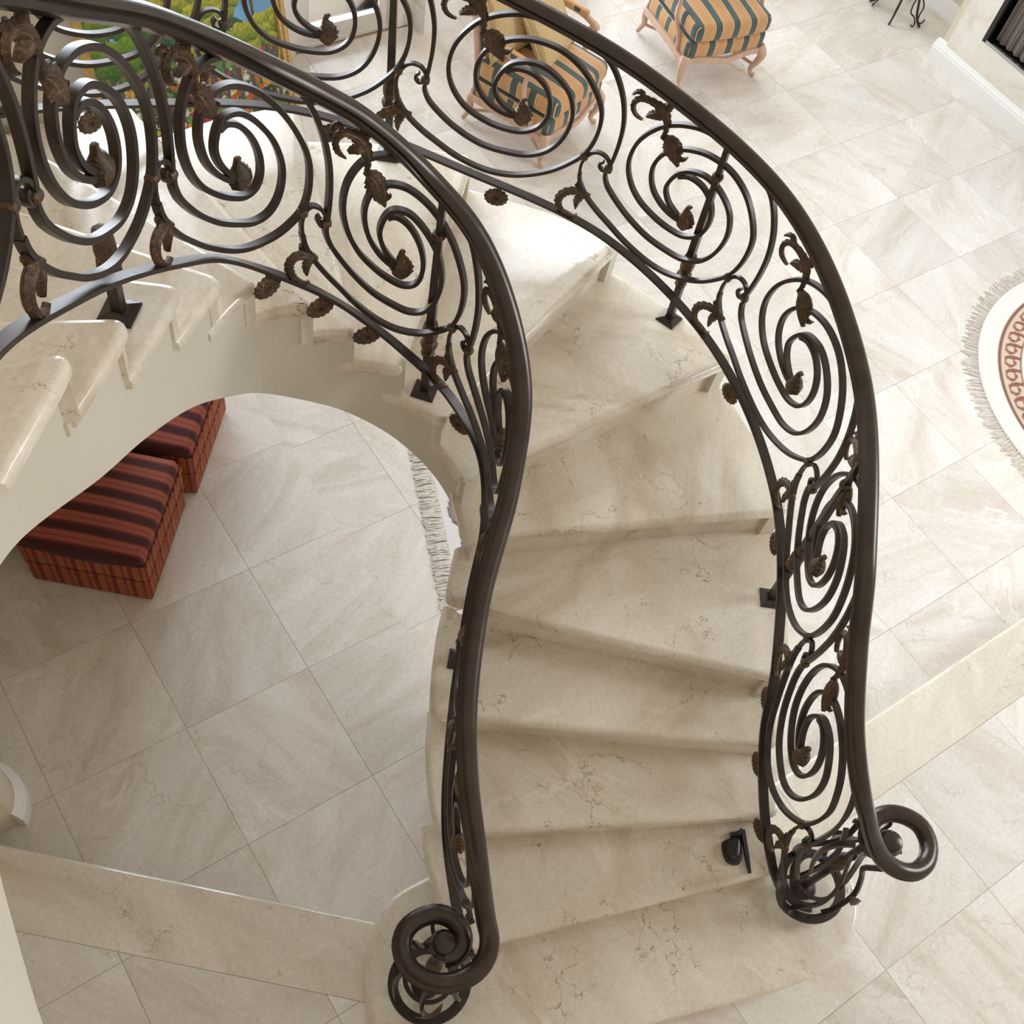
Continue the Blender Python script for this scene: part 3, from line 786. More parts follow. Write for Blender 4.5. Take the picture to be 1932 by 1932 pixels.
def build_railing(name, cur, joints, posts, medals, label, newel, hand_path, ring_dir, org):
    root = empty(name, org); tag(root, label, 'railing')
    og = np.array(org)
    def put(nm, v, f, mat, smooth=True, parent=None):
        return mesh_obj(nm, [np.array(p) - og for p in v], f, mat, parent or root, smooth)
    # handrail
    top = [cur.at(s, 1.0)[0] for s in np.arange(0.16, cur.len, 0.05)] + [cur.at(cur.len, 1.0)[0]]
    full = np.vstack([hand_path[::-1], np.array(top)])
    full = catmull(full[::1], 3)
    side = []
    T = np.gradient(full, axis=0)
    for t in T: side.append(nrm(np.cross(t, [0, 0, 1])))
    sc = np.ones(len(full)); 
    v, f = sweep(full, np.array(side), RAIL)
    put('handrail', v, f, M['rail'])
    # volute eye
    c = newel['eye']
    v, f = lathe([(0.0, 0.034), (0.02, 0.033), (0.034, 0.027), (0.043, 0.014), (0.044, 0.004), (0.049, -0.004), (0.049, -0.014), (0.04, -0.026), (0.02, -0.03)][::-1], c, 24)
    put('volute_eye', v, f, M['rail'])
    # bottom rail and ring
    bot = [cur.at(s, 0.0)[0] for s in np.arange(0.04, cur.len, 0.05)] + [cur.at(cur.len, 0.0)[0]]
    ring = newel['ring']
    full = catmull(np.vstack([ring[::-1], np.array(bot)]), 3)
    T = np.gradient(full, axis=0); side = [nrm(np.cross(t, [0, 0, 1])) for t in T]
    v, f = sweep(full, np.array(side), bar_prof(0.019, 0.006))
    put('bottom_rail', v, f, M['iron'])
    SB = bar_prof(0.0112, 0.0074)
    def bar(uv, s_of, nm='scroll_bar', prof=SB, lo=0.03):
        P = catmull(np.array(uv), 7); pts = []; Ns = []
        for u, vv in P:
            s = s_of(u)
            if s < lo or s > cur.len - 0.01:
                if len(pts) > 6: break
                pts = []; Ns = []; continue
            q, N = cur.at(s, vv); pts.append(q); Ns.append(N)
        if len(pts) < 7: return
        v, f = sweep(np.array(pts), np.array(Ns), prof)
        put(nm, v, f, M['iron'])
    for ji, (su, sl) in enumerate(joints):
        s_of = lambda u, su=su, sl=sl: su - u * (su - sl)
        for pth in (PA, PB, PC): bar(pth, s_of)
        bar(PH, s_of, 'curl', bar_prof(0.009, 0.0055))
        for u, vv in ((1.004, 0.40), (1.145, 0.41)):
            if s_of(u) < 0.05: continue
            q, N = cur.at(s_of(u), vv)
            t = nrm(np.cross(N, [0, 0, 1]))
            p0 = q - np.array([0, 0, 0.010]); pth = [q + t * 0.014 * math.cos(a) + np.array([0, 0, 0.009]) * math.sin(a) + 0 * N for a in np.linspace(0, 2 * math.pi, 13)[:-1]]
            vv2, ff = lathe([(0.009, -0.016), (0.015, -0.012), (0.0165, -0.004), (0.0165, 0.004), (0.015, 0.012), (0.009, 0.016)], (0, 0, 0), 10)
            # orient the clasp axis along the rail direction
            R = np.array([nrm(np.cross(t, N)), N, t]).T
            vv2 = [q + R @ np.array(p) * np.array(1.0) for p in vv2]
            put('clasp', vv2, ff, M['leaf'])
        for path, w, mode in LEAVES:
            ss = [s_of(p[0]) for p in path]
            if min(ss) < 0.05 or max(ss) > cur.len - 0.02: continue
            v, f = leaf_mesh(cur, s_of, path, w, mode)
            put('bud' if mode == 2 else 'leaf', v, f, M['leaf'])
    for s in medals:
        q, N = cur.at(s, 0.0); t = nrm(np.cross(N, [0, 0, 1])); c = q - np.array([0, 0, 0.066])
        n = 40; v = []; f = []
        prof = [(0.0, 0.006), (0.010, 0.009), (0.016, 0.006), (0.030, 0.010), (0.040, 0.006), (0.046, 0.0)]
        rings = prof + [(r, -h) for r, h in prof[::-1][1:]]
        for r, h in rings:
            for j in range(n):
                a = 2 * math.pi * j / n
                rr = r * (1 + (0.06 * math.cos(14 * a) if r > 0.025 else 0))
                v.append(c + t * rr * math.cos(a) * 1.05 + np.array([0, 0, 1]) * rr * math.sin(a) * 0.92 + N * (h + 0.0012 * math.cos(14 * a) * (1 if h > 0 else -1)))
        for i in range(len(rings) - 1):
            f += [(i * n + j, i * n + (j + 1) % n, (i + 1) * n + (j + 1) % n, (i + 1) * n + j) for j in range(n)]
        md = put('medallion', v, f, M['leaf'])
        v, f = tube([c + np.array([0, 0, 0.038]), c + np.array([0, 0, 0.064])], 0.004, 6)
        put('stem', v, f, M['iron'], True, md)
    for s, k, foot, short in posts:
        _, N = cur.at(s, 0.0)
        x, y = U(foot, Z(k))[:2]; z0 = Z(k)
        near = int(np.argmin(np.hypot(cur.D[:, 4] - x, cur.D[:, 5] - y)))
        z1 = cur.D[near, 6] - 0.012
        if short: z1 = z0 + short
        sg = 1 if (CAM - cur.D[near, 4:7]) @ N > 0 else -1
        xt, yt = (cur.D[near, 4] + N[0] * sg * 0.024, cur.D[near, 5] + N[1] * sg * 0.024) if not short else (x, y)
        h = z1 - z0
        ang = math.atan2(N[1], N[0])
        def sqv(prof, n=4):
            v = []; f = []
            for r, z in prof:
                q = max(0.0, (z - z0 - 0.02) / h); px, py = x + (xt - x) * q, y + (yt - y) * q
                for j in range(4):
                    a = ang + math.pi / 4 + j * math.pi / 2
                    v.append((px + r * math.cos(a), py + r * math.sin(a), z))
            for i in range(len(prof) - 1):
                f += [(i * 4 + j, i * 4 + (j + 1) % 4, (i + 1) * 4 + (j + 1) % 4, (i + 1) * 4 + j) for j in range(4)]
            f += [(3, 2, 1, 0), tuple((len(prof) - 1) * 4 + j for j in range(4))]
            return v, f
        v, f = sqv([(0.020, z0 + 0.01), (0.020, z1)] if short else [(0.020, z0 + 0.01), (0.020, z0 + 0.24 * h), (0.020, z0 + 0.42 * h), (0.019, z0 + 0.6 * h), (0.015, z0 + 0.87 * h), (0.014, z1)])
        post = put('post', v, f, M['iron'], False)
        v, f = sqv([(0.060, z0), (0.060, z0 + 0.006), (0.034, z0 + 0.016), (0.026, z0 + 0.018)])
        put('base_plate', v, f, M['iron'], False, post)
        zc = z0 + (0.24 * h if not short else 0.10); x0_, y0_ = x, y; x, y = x0_ + (xt - x0_) * 0.33, y0_ + (yt - y0_) * 0.33
        v, f = lathe([(0.016, zc), (0.023, zc + 0.006), (0.024, zc + 0.016), (0.019, zc + 0.022), (0.024, zc + 0.035), (0.030, zc + 0.055), (0.028, zc + 0.072), (0.021, zc + 0.080), (0.026, zc + 0.092), (0.028, zc + 0.115), (0.025, zc + 0.15), (0.021, zc + 0.168), (0.015, zc + 0.170)], (x, y, 0), 18)
        v = [(x + (p[0] - x) * (1 + 0.05 * math.sin(6 * math.atan2(p[1] - y, p[0] - x))), y + (p[1] - y) * (1 + 0.05 * math.sin(6 * math.atan2(p[1] - y, p[0] - x))), p[2]) for p in v]
        put('collar', v, f, M['leaf'], True, post)
        if short: continue
        zr = z0 + 0.86 * h; x, y = x0_ + (xt - x0_) * 0.86, y0_ + (yt - y0_) * 0.86
        v, f = lathe([(0.012, zr - 0.010), (0.020, zr - 0.008), (0.022, zr), (0.020, zr + 0.008), (0.012, zr + 0.010)], (x, y, 0), 16)
        put('collar_ring', v, f, M['leaf'], True, post)
    # newel basket
    cx, cy = newel['c']; zt = newel['zt']; zb = newel['zb']
    zf = Z(1)
    v, f = tube([(cx, cy, zf), (cx, cy, zf + 0.3), (cx, cy, zt - 0.02)], 0.016, 10)
    npost = put('newel_post', v, f, M['iron'])
    v, f = lathe([(0.055, zf), (0.055, zf + 0.008), (0.03, zf + 0.018), (0.018, zf + 0.02)], (cx, cy, 0), 20)
    put('base_plate', v, f, M['iron'], True, npost)
    v, f = lathe([(0.016, zf + .32), (0.026, zf + .335), (0.030, zf + .37), (0.024, zf + .40), (0.027, zf + .43), (0.016, zf + .45)], (cx, cy, 0), 16)
    put('collar', v, f, M['leaf'], True, npost)
    for i in range(6):
        a = newel['a0'] + i * math.pi / 3
        e = np.array([math.cos(a), math.sin(a), 0]); tt = np.array([-math.sin(a), math.cos(a), 0]) * ring_dir
        base = np.array([cx, cy, 0.0])
        def pt(r, z, w=0.0): return base + e * r + tt * w + np.array([0, 0, z])
        H = zt - 0.03 - zb
        path = catmull([pt(0.122, zb + 0.006), pt(0.130, zb + 0.12 * H, 0.02), pt(0.118, zb + 0.35 * H, 0.05), pt(0.085, zb + 0.55 * H, 0.04), pt(0.062, zb + 0.72 * H, 0.01), pt(0.078, zb + 0.88 * H, -0.015), pt(0.10, zb + H, -0.02)], 7)
        v, f = sweep(path, np.array([e] * len(path)), bar_prof(0.010, 0.0065))
        put('basket_bar', v, f, M['iron'])
        if i % 2 == 0:
            lp = catmull([pt(0.14, zb + 0.30 * H, 0.07), pt(0.15, zb + 0.36 * H, 0.04), pt(0.148, zb + 0.44 * H, 0.01), pt(0.125, zb + 0.5 * H, -0.015)], 5)
            ws = np.interp(np.linspace(0, 1, len(lp)), [0, 0.4, 0.75, 1], [0.3, 1.0, 0.8, 0.1])
            prof = [(-0.001, -0.024), (0.004, -0.016), (0.003, -0.010), (0.008, -0.004), (0.005, 0.0), (0.008, 0.006), (0.003, 0.012), (0.003, 0.018), (-0.001, 0.024), (-0.003, 0.0)]
            v, f = sweep(lp, np.array([e] * len(lp)), prof, ws)
            put('leaf', v, f, M['leaf'])
    v, f = sweep(*(lambda R: (R, np.array([nrm(p - np.array([cx, cy, p[2]])) for p in R])))(np.array([[cx + 0.088 * math.cos(a), cy + 0.088 * math.sin(a), zb + 0.10] for a in np.linspace(0, 2 * math.pi, 33)])), bar_prof(0.008, 0.006))
    put('basket_ring', v, f, M['iron'])
    return root
def spiral_px(pts, zs): return np.array([U(p, z) for p, z in zip(pts, zs)])
# outer handrail end: from the curtain foot to the volute centre
hp_o = spiral_px([(1643, 1565), (1651, 1590), (1667, 1620), (1699, 1642), (1727, 1644), (1748, 1627), (1753, 1592), (1737, 1558), (1710, 1540), (1681, 1534), (1656, 1541), (1641, 1560), (1637, 1582), (1650, 1603), (1671, 1607)],
                 [1.27, 1.205, 1.145, 1.10, 1.08, 1.065, 1.05, 1.047, 1.044, 1.042, 1.04, 1.038, 1.036, 1.034, 1.03])
hp_i = spiral_px([(918, 1738), (924, 1770), (920, 1800), (904, 1827), (878, 1845), (827, 1855), (776, 1830), (758, 1786), (767, 1752), (795, 1730), (829, 1724), (858, 1737), (872, 1758), (873, 1781), (859, 1799), (838, 1805)],
                 [1.15, 1.11, 1.085, 1.07, 1.06, 1.055, 1.05, 1.05, 1.05, 1.05, 1.05, 1.05, 1.05, 1.05, 1.05, 1.05])
def ring_path(c, start_ang, turn, r0, r1, z, n=22):
    return np.array([[c[0] + (r0 + (r1 - r0) * t) * math.cos(start_ang + turn * t), c[1] + (r0 + (r1 - r0) * t) * math.sin(start_ang + turn * t), z] for t in np.linspace(0, 1, n)])
co = (3.02, -3.80); ci = (1.50, -3.305)
new_o = dict(c=co, zt=1.05, zb=0.40, eye=tuple(U((1679, 1590), 1.04)), a0=0.3,
             ring=np.vstack([[2.848, -3.80, 0.46], ring_path(co, math.radians(195), math.radians(400), 0.15, 0.10, 0.41)]))
new_i = dict(c=ci, zt=1.05, zb=0.40, eye=tuple(U((838, 1782), 1.055)), a0=0.1,
             ring=np.vstack([[1.665, -3.29, 0.45], ring_path(ci, math.radians(-20), math.radians(-400), 0.15, 0.10, 0.41)]))
J_O = [5.36, 4.63, 3.90, 3.156, 2.439, 1.654, 0.99, 0.298, -0.42]
J_I = [4.98, 4.291, 3.634, 2.934, 2.226, 1.52, 0.83, 0.14]
pairs = lambda J: list(zip(J, J[1:]))
rail_o = build_railing('stair_railing', CO, pairs(J_O), [(2.598, 7, (1262, 602), 0), (1.338, 5, (1453, 1130), 0), (3.917, 9, (732, 292), 0)], [3.464, 4.14, 4.759, 5.048, 2.189, 1.534, 0.914, 0.656, 0.39],
                       'dark wrought iron scroll railing along the outer right side of the stairs', new_o, hp_o, 1, (3.0, -3.8, Z(1)))
rail_i = build_railing('stair_railing', CI, pairs(J_I), [(2.303, 8, (801, 738), 0), (3.931, 14, (226, 590), 0.24), (1.06, 4, (866, 1246), 0.22)], [3.088, 2.857, 2.621, 2.101, 1.74, 1.40],
                       'dark wrought iron scroll railing along the inner open well of the stairs', new_i, hp_i, -1, (1.5, -3.3, Z(1)))

# ------------------------------------------------------------------ walls, windows
def struct(name, mb, mat): return tag(mb.obj(name, mat), kind='structure')
mb = MB()
YW = 2.2
mb.box((0.14, YW + 0.1, 3.0), (3.12, 0.2, 6.0)); mb.box((3.76, YW + 0.1, 3.0), (0.12, 0.2, 6.0)); mb.box((2.70, YW + 0.1, 0.75), (2.0, 0.2, 1.5)); mb.box((2.70, YW + 0.1, 5.55), (2.0, 0.2, 0.9))
mb.box((4.86, YW + 0.1, 3.0), (0.50, 0.2, 6.0))             # pier between doors
mb.box((4.88, YW - 0.06, 3.0), (0.26, 0.12, 6.0))           # pilaster
mb.box((8.55, YW + 0.1, 3.0), (0.6, 0.2, 6.0))
mb.box((5.6, YW + 0.1, 5.6), (6.6, 0.2, 0.9))
wall_b = struct('wall_back', mb, M['wall_white'])
def french_door(idx, x0, x1, zt, leaves):
    fr = MB()
    fr.box(((x0 + x1) / 2, YW + 0.08, zt + 0.03), (x1 - x0, 0.14, 0.06))
    fr.box((x0 + 0.03, YW + 0.08, zt / 2), (0.06, 0.14, zt)); fr.box((x1 - 0.03, YW + 0.08, zt / 2), (0.06, 0.14, zt))
    fr.box(((x0 + x1) / 2, YW + 0.10, 0.01), (x1 - x0, 0.16, 0.02))
    d = struct('window_%d' % idx, fr, M['wall_white'])
    w = (x1 - x0 - 0.12) / leaves
    for i in range(leaves):
        a = x0 + 0.06 + i * w; b = a + w
        s = MB()
        for xx in (a + 0.035, b - 0.035): s.box((xx, YW + 0.06, zt / 2), (0.066, 0.05, zt - 0.03))
        s.box(((a + b) / 2, YW + 0.06, 0.075), (w - 0.136, 0.05, 0.11)); s.box(((a + b) / 2, YW + 0.06, zt - 0.06), (w - 0.136, 0.05, 0.09))
        s.obj('sash', M['wall_white'], d)
        g = MB().box(((a + b) / 2, YW + 0.06, zt / 2), (w - 0.14, 0.006, zt - 0.25)); g.obj('pane', M['glass'], d)
def added_window(idx, x0, x1, z0, z1):  # unseen window, made up to let in extra daylight
    fr = MB(); xm = (x0 + x1) / 2
    for xx in (x0 + 0.03, xm, x1 - 0.03): fr.box((xx, YW + 0.08, (z0 + z1) / 2), (0.06, 0.12, z1 - z0))
    for zz in (z0 + 0.03, z1 - 0.03): fr.box((xm, YW + 0.08, zz), (x1 - x0 - 0.12, 0.12, 0.06))
    d = struct('window_%d' % idx, fr, M['wall_white'])
    for a, b in ((x0 + 0.06, xm - 0.03), (xm + 0.03, x1 - 0.06)):
        g = MB().box(((a + b) / 2, YW + 0.08, (z0 + z1) / 2), (b - a, 0.006, z1 - z0 - 0.12)); g.obj('pane', M['glass'], d)
added_window(3, 1.70, 3.70, 1.5, 5.1)  # added out of view above the painting to brighten the upper left treads
french_door(1, 3.82, 4.61, 5.1, 1)
french_door(2, 5.11, 8.25, 5.1, 4)
mb = MB()
mb.box((1.2, YW - 0.008, 0.07), (5.24, 0.016, 0.14)); mb.box((4.88, YW - 0.128, 0.08), (0.28, 0.016, 0.16)); mb.box((4.74, YW - 0.06, 0.08), (0.016, 0.13, 0.16)); mb.box((5.018, YW - 0.06, 0.08), (0.016, 0.13, 0.16))
struct('baseboard_back', mb, M['wall_white'])
# curved wall following the outer edge of the upper flight
pts = catmull([(1.64, -0.36), (1.30, -0.36), (0.84, -0.58), (0.40, -0.95), (0.08, -1.40), (-0.12, -1.9), (-0.28, -2.4), (-0.38, -2.9)], 8)
v = []; f = []
T = np.gradient(pts, axis=0)
for p, t in zip(pts, T):
    n_ = nrm(np.array([t[1], -t[0]]))
    if n_ @ (p - np.array([1.4, -2.2])) < 0: n_ = -n_
    for z in (0.0, 6.0):
        v.append((p[0], p[1], z)); v.append((p[0] + n_[0] * 0.15, p[1] + n_[1] * 0.15, z))
n = len(pts)
for i in range(n - 1):
    a, b = 4 * i, 4 * i + 4
    f += [(a, b, b + 2, a + 2), (a + 1, a + 3, b + 3, b + 1), (a + 2, b + 2, b + 3, a + 3), (a, a + 1, b + 1, b)]
f += [(0, 2, 3, 1), (4 * n - 4, 4 * n - 3, 4 * n - 1, 4 * n - 2)]
wl = mesh_obj('wall_left', v, f, M['wall'], None, True); tag(wl, kind='structure')
# right wall and chimney breast
mb = MB(); mb.box((8.85, 0.2, 3.0), (0.2, 4.4, 6.0)); struct('wall_right', mb, M['wall'])
mb = MB(); mb.box((8.74, 1.28, 0.07), (0.016, 1.8, 0.14)); struct('baseboard_right', mb, M['wall_white'])

# ------------------------------------------------------------------ fireplace
XF, YF = 8.22, 0.38
fp = empty('fireplace', (XF, -0.8, 0)); tag(fp, 'white marble fireplace surround with black firebox at right edge', 'fireplace')
def fpo(name, mb, mat, smooth=False):
    mb.v = [(p[0] - XF, p[1] + 0.8, p[2]) for p in mb.v]; return mb.obj(name, mat, fp, smooth)
mb = MB(); mb.box((8.50, YF - 0.04, 3.0), (0.5, 0.08, 6.0)); mb.box((8.50, -1.98, 3.0), (0.5, 0.08, 6.0)); mb.box((8.50, -0.80, 4.2), (0.5, 2.28, 3.6)); fpo('chimney_breast', mb, M['wall'])
mb = MB()
prof = [(0.0, 0.0), (-0.055, 0.0), (-0.055, 0.115), (-0.050, 0.125), (-0.050, 0.135), (-0.040, 0.150), (-0.034, 0.165), (-0.004, 0.170), (0.0, 0.170)]
v = []; f = []; m = len(prof)
for y in (YF + 0.03, -2.0):
    for a, z in prof: v.append((8.25 + a, y, z))
for j in range(m): f.append((j, (j + 1) % m, m + (j + 1) % m, m + j))
f += [tuple(range(m))[::-1], tuple(range(m, 2 * m))]
mb.add(v, f); fpo('plinth', mb, M['wall_white'])
mb = MB(); mb.box((8.235, 0.20, 1.17), (0.03, 0.235, 2.06)); fpo('surround_jamb', mb, M['hearth'])
mb = MB(); mb.box((8.235, -1.80, 1.17), (0.03, 0.235, 2.06)); fpo('surround_jamb', mb, M['hearth'])
mb = MB(); mb.box((8.235, -0.80, 0.25), (0.03, 1.765, 0.22)); fpo('hearth_slab', mb, M['hearth'])
mb = MB(); mb.box((8.235, -0.80, 2.0), (0.03, 1.765, 0.4)); fpo('surround_lintel', mb, M['hearth'])
mb = MB(); mb.box((8.60, -0.80, 1.1), (0.02, 1.8, 1.6)); mb.box((8.44, -0.80, 0.355), (0.36, 1.8, 0.02)); mb.box((8.44, 0.09, 1.1), (0.34, 0.015, 1.5)); mb.box((8.44, -1.69, 1.1), (0.34, 0.015, 1.5)); fpo('firebox', mb, M['soot'])
for yy in (0.065, -1.665):
    mb = MB(); mb.box((8.235, yy, 1.08), (0.03, 0.03, 1.44)); fpo('firebox_frame', mb, M['soot'])
mb = MB(); mb.box((8.232, -0.80, 0.372), (0.024, 1.70, 0.024)); fpo('bottom_trim', mb, M['chrome'])
v = []; f = []
for i, y in enumerate(np.linspace(0.02, -0.75, 78)):
    x = 8.285 + 0.012 * math.sin(i * 0.9)
    v += [(x, y, 0.39), (x, y, 1.78)]
for i in range(77): f.append((2 * i, 2 * i + 2, 2 * i + 3, 2 * i + 1))
mb = MB().add(v, f); cu = fpo('mesh_curtain', mb, M['mesh'], True)

# ------------------------------------------------------------------ pilaster foot and baseboard under the flight
mb = MB()
arc = [(0.30 + 0.185 * math.cos(a), -1.725 + 0.185 * math.sin(a)) for a in np.linspace(math.radians(-42), math.radians(112), 20)]
mb.prism(arc + [(-0.2, -1.5), (-0.2, -1.92)], 0.0, 2.35)
struct('wall_under_stair', mb, M['wall'])
mb = MB()
prof = [(0.0, 0.0), (0.034, 0.0), (0.034, 0.085), (0.026, 0.092), (0.026, 0.105), (0.016, 0.118), (0.010, 0.135), (0.0, 0.14)]
path = np.array([[0.30 + 0.186 * math.cos(a), -1.725 + 0.186 * math.sin(a), 0] for a in np.linspace(math.radians(-42), math.radians(112), 24)])
v = []; f = []; m = len(prof)
for p in path:
    e = nrm(p[:2] - np.array([0.30, -1.725]))
    for a, z in prof: v.append((p[0] + e[0] * a, p[1] + e[1] * a, z))
for i in range(len(path) - 1):
    f += [(i * m + j, i * m + (j + 1) % m, (i + 1) * m + (j + 1) % m, (i + 1) * m + j) for j in range(m)]
f += [tuple(range(m))[::-1], tuple((len(path) - 1) * m + j for j in range(m))]
mb.add(v, f)
o = mb.obj('baseboard_stair', M['wall_white'], None, True); tag(o, kind='structure')

# ------------------------------------------------------------------ painting leaning against the wall
pw, ph = 1.24, 1.30
pt = empty('framed_painting', (2.94, 1.66, 0.0), math.radians(-3)); tag(pt, 'large gilt framed garden landscape painting leaning behind the staircase', 'painting')
tilt = math.radians(19)
def pl(x, d, h):  # x along width, d out of the face (towards viewer), h up the face
    return (x, -d * math.cos(tilt) + h * math.sin(tilt), h * math.cos(tilt) + d * math.sin(tilt))
fw = 0.062
for name, x0, x1, h0, h1 in (('frame_bar', -pw / 2, -pw / 2 + fw, 0, ph), ('frame_bar', pw / 2 - fw, pw / 2, 0, ph), ('frame_bar', -pw / 2 + fw, pw / 2 - fw, 0, fw), ('frame_bar', -pw / 2 + fw, pw / 2 - fw, ph - fw, ph)):
    vert = x1 - x0 < 0.1
    v = []; f = []
    steps = [(0, 0.0), (0, 0.022), (0.2, 0.034), (0.45, 0.038), (0.6, 0.026), (0.85, 0.028), (1.0, 0.014), (1.0, 0.0)]
    if (vert and x0 > 0) or (not vert and h0 > 0.1): steps = [(1 - a, d) for a, d in steps][::-1]
    for e in (0, 1):
        for a, d in steps:
            if vert: v.append(pl(x0 + (x1 - x0) * a, d + 0.004, h0 + (h1 - h0) * e))
            else: v.append(pl(x0 + (x1 - x0) * e, d + 0.003, h0 + (h1 - h0) * a))
    m = len(steps)
    for j in range(m): f.append((j, (j + 1) % m, m + (j + 1) % m, m + j))
    f += [tuple(range(m))[::-1], tuple(range(m, 2 * m))]
    mesh_obj(name, v, f, M['gold'], pt)
rs = np.random.RandomState(5)
nx, ny = 300, 310
X, Y = np.meshgrid(np.linspace(0, 1, nx), np.linspace(0, 1, ny))
col = np.zeros((ny, nx, 3))
fbm = np.zeros((ny, nx))
def vnoise(fx, fy, seed):
    r = np.random.RandomState(seed).rand(fy + 2, fx + 2)
    gx = X * fx; gy = Y * fy; ix = gx.astype(int); iy = gy.astype(int); tx = gx - ix; ty = gy - iy
    tx = tx * tx * (3 - 2 * tx); ty = ty * ty * (3 - 2 * ty)
    return (r[iy, ix] * (1 - tx) + r[iy, ix + 1] * tx) * (1 - ty) + (r[iy + 1, ix] * (1 - tx) + r[iy + 1, ix + 1] * tx) * ty
n_lo, n_mid, n_hi = vnoise(8, 8, 1), vnoise(30, 30, 2), vnoise(110, 110, 3)
sky = np.array([0.16, 0.36, 0.55]); 
col[:] = sky * (0.75 + 0.5 * n_lo[..., None])
low = (Y < 0.42 + 0.1 * n_lo)
dk = np.array([0.015, 0.06, 0.03])
col[low] = (dk * (0.6 + 1.4 * n_mid[..., None]))[low]
fl = [(0.45, 0.08, 0.02), (0.5, 0.22, 0.03), (0.55, 0.5, 0.45), (0.4, 0.03, 0.06), (0.45, 0.38, 0.05), (0.1, 0.2, 0.04), (0.08, 0.2, 0.03), (0.12, 0.25, 0.05)]
for _ in range(700):
    cx, cy = rs.rand(), rs.rand() * 0.36; r = 0.006 + 0.016 * rs.rand()
    mk = ((X - cx) ** 2 + ((Y - cy) * 1.05) ** 2) < r * r * (0.5 + n_hi)
    col[mk] = np.array(fl[rs.randint(len(fl))]) * (0.6 + 0.8 * n_hi[mk][:, None])
trunks = []
crowns = []
for _ in range(40):
    cx, cy = rs.rand(), 0.28 + 0.72 * rs.rand()
    crowns.append((cy, cx, 0.045 + 0.05 * rs.rand()))
crowns.sort(reverse=True)
for cy, cx, r in crowns:
    lean = (rs.rand() - 0.5) * 0.12
    mk = (np.abs(X - (cx + lean * (cy - Y))) < 0.007 + 0.004 * n_mid) & (Y < cy) & (Y > max(0.08, cy - 0.45))
    col[mk] = np.array([0.10, 0.07, 0.05]) * (0.6 + 0.9 * n_hi[mk][:, None])
    for sub in range(7):
        a = rs.rand() * 6.28; ox, oy = cx + r * 0.8 * math.cos(a), cy + r * 0.5 * math.sin(a); rr = r * (0.55 + 0.3 * rs.rand())
        d2 = ((X - ox) ** 2 + ((Y - oy) * 1.15) ** 2) / (rr * rr)
        mk = d2 < 0.75 + 0.5 * n_hi
        sh = np.clip(0.5 + (Y - oy) / rr * 0.5 + 0.25 * (n_hi - 0.5), 0, 1)[..., None]
        c = np.array([0.03, 0.10, 0.012]) * (1 - sh) + np.array([0.42, 0.40, 0.035]) * sh * (0.8 + 0.5 * n_hi[..., None])
        if cx < 0.3 and cy < 0.75: c = c * np.array([0.35, 0.62, 0.5])
        col[mk] = c[mk]
verts = []
for j in range(ny):
    for i in range(nx):
        verts.append(pl(-pw / 2 + fw * 0.9 + (pw - 1.8 * fw) * i / (nx - 1), 0.010, fw * 0.9 + (ph - 1.8 * fw) * j / (ny - 1)))
faces = [(j * nx + i, j * nx + i + 1, (j + 1) * nx + i + 1, (j + 1) * nx + i) for j in range(ny - 1) for i in range(nx - 1)]
cv_o = mesh_obj('canvas', verts, faces, M['canvas'], pt)
def set_col(o, arr):
    at = o.data.color_attributes.new('Col', 'FLOAT_COLOR', 'POINT')
    a4 = np.ones((len(o.data.vertices), 4), dtype=np.float32); a4[:, :3] = arr.reshape(-1, 3)
    at.data.foreach_set('color', a4.ravel())
set_col(cv_o, col)
bk = MB(); bk.add([pl(-pw / 2 + 0.01, 0.0, 0.01), pl(pw / 2 - 0.01, 0.0, 0.01), pl(pw / 2 - 0.01, 0.0, ph - 0.01), pl(-pw / 2 + 0.01, 0.0, ph - 0.01),
                   pl(-pw / 2 + 0.01, 0.008, 0.01), pl(pw / 2 - 0.01, 0.008, 0.01), pl(pw / 2 - 0.01, 0.008, ph - 0.01), pl(-pw / 2 + 0.01, 0.008, ph - 0.01)],
                  [(3, 2, 1, 0), (4, 5, 6, 7), (0, 1, 5, 4), (1, 2, 6, 5), (2, 3, 7, 6), (3, 0, 4, 7)])
bk.obj('backing', M['wood'], pt)

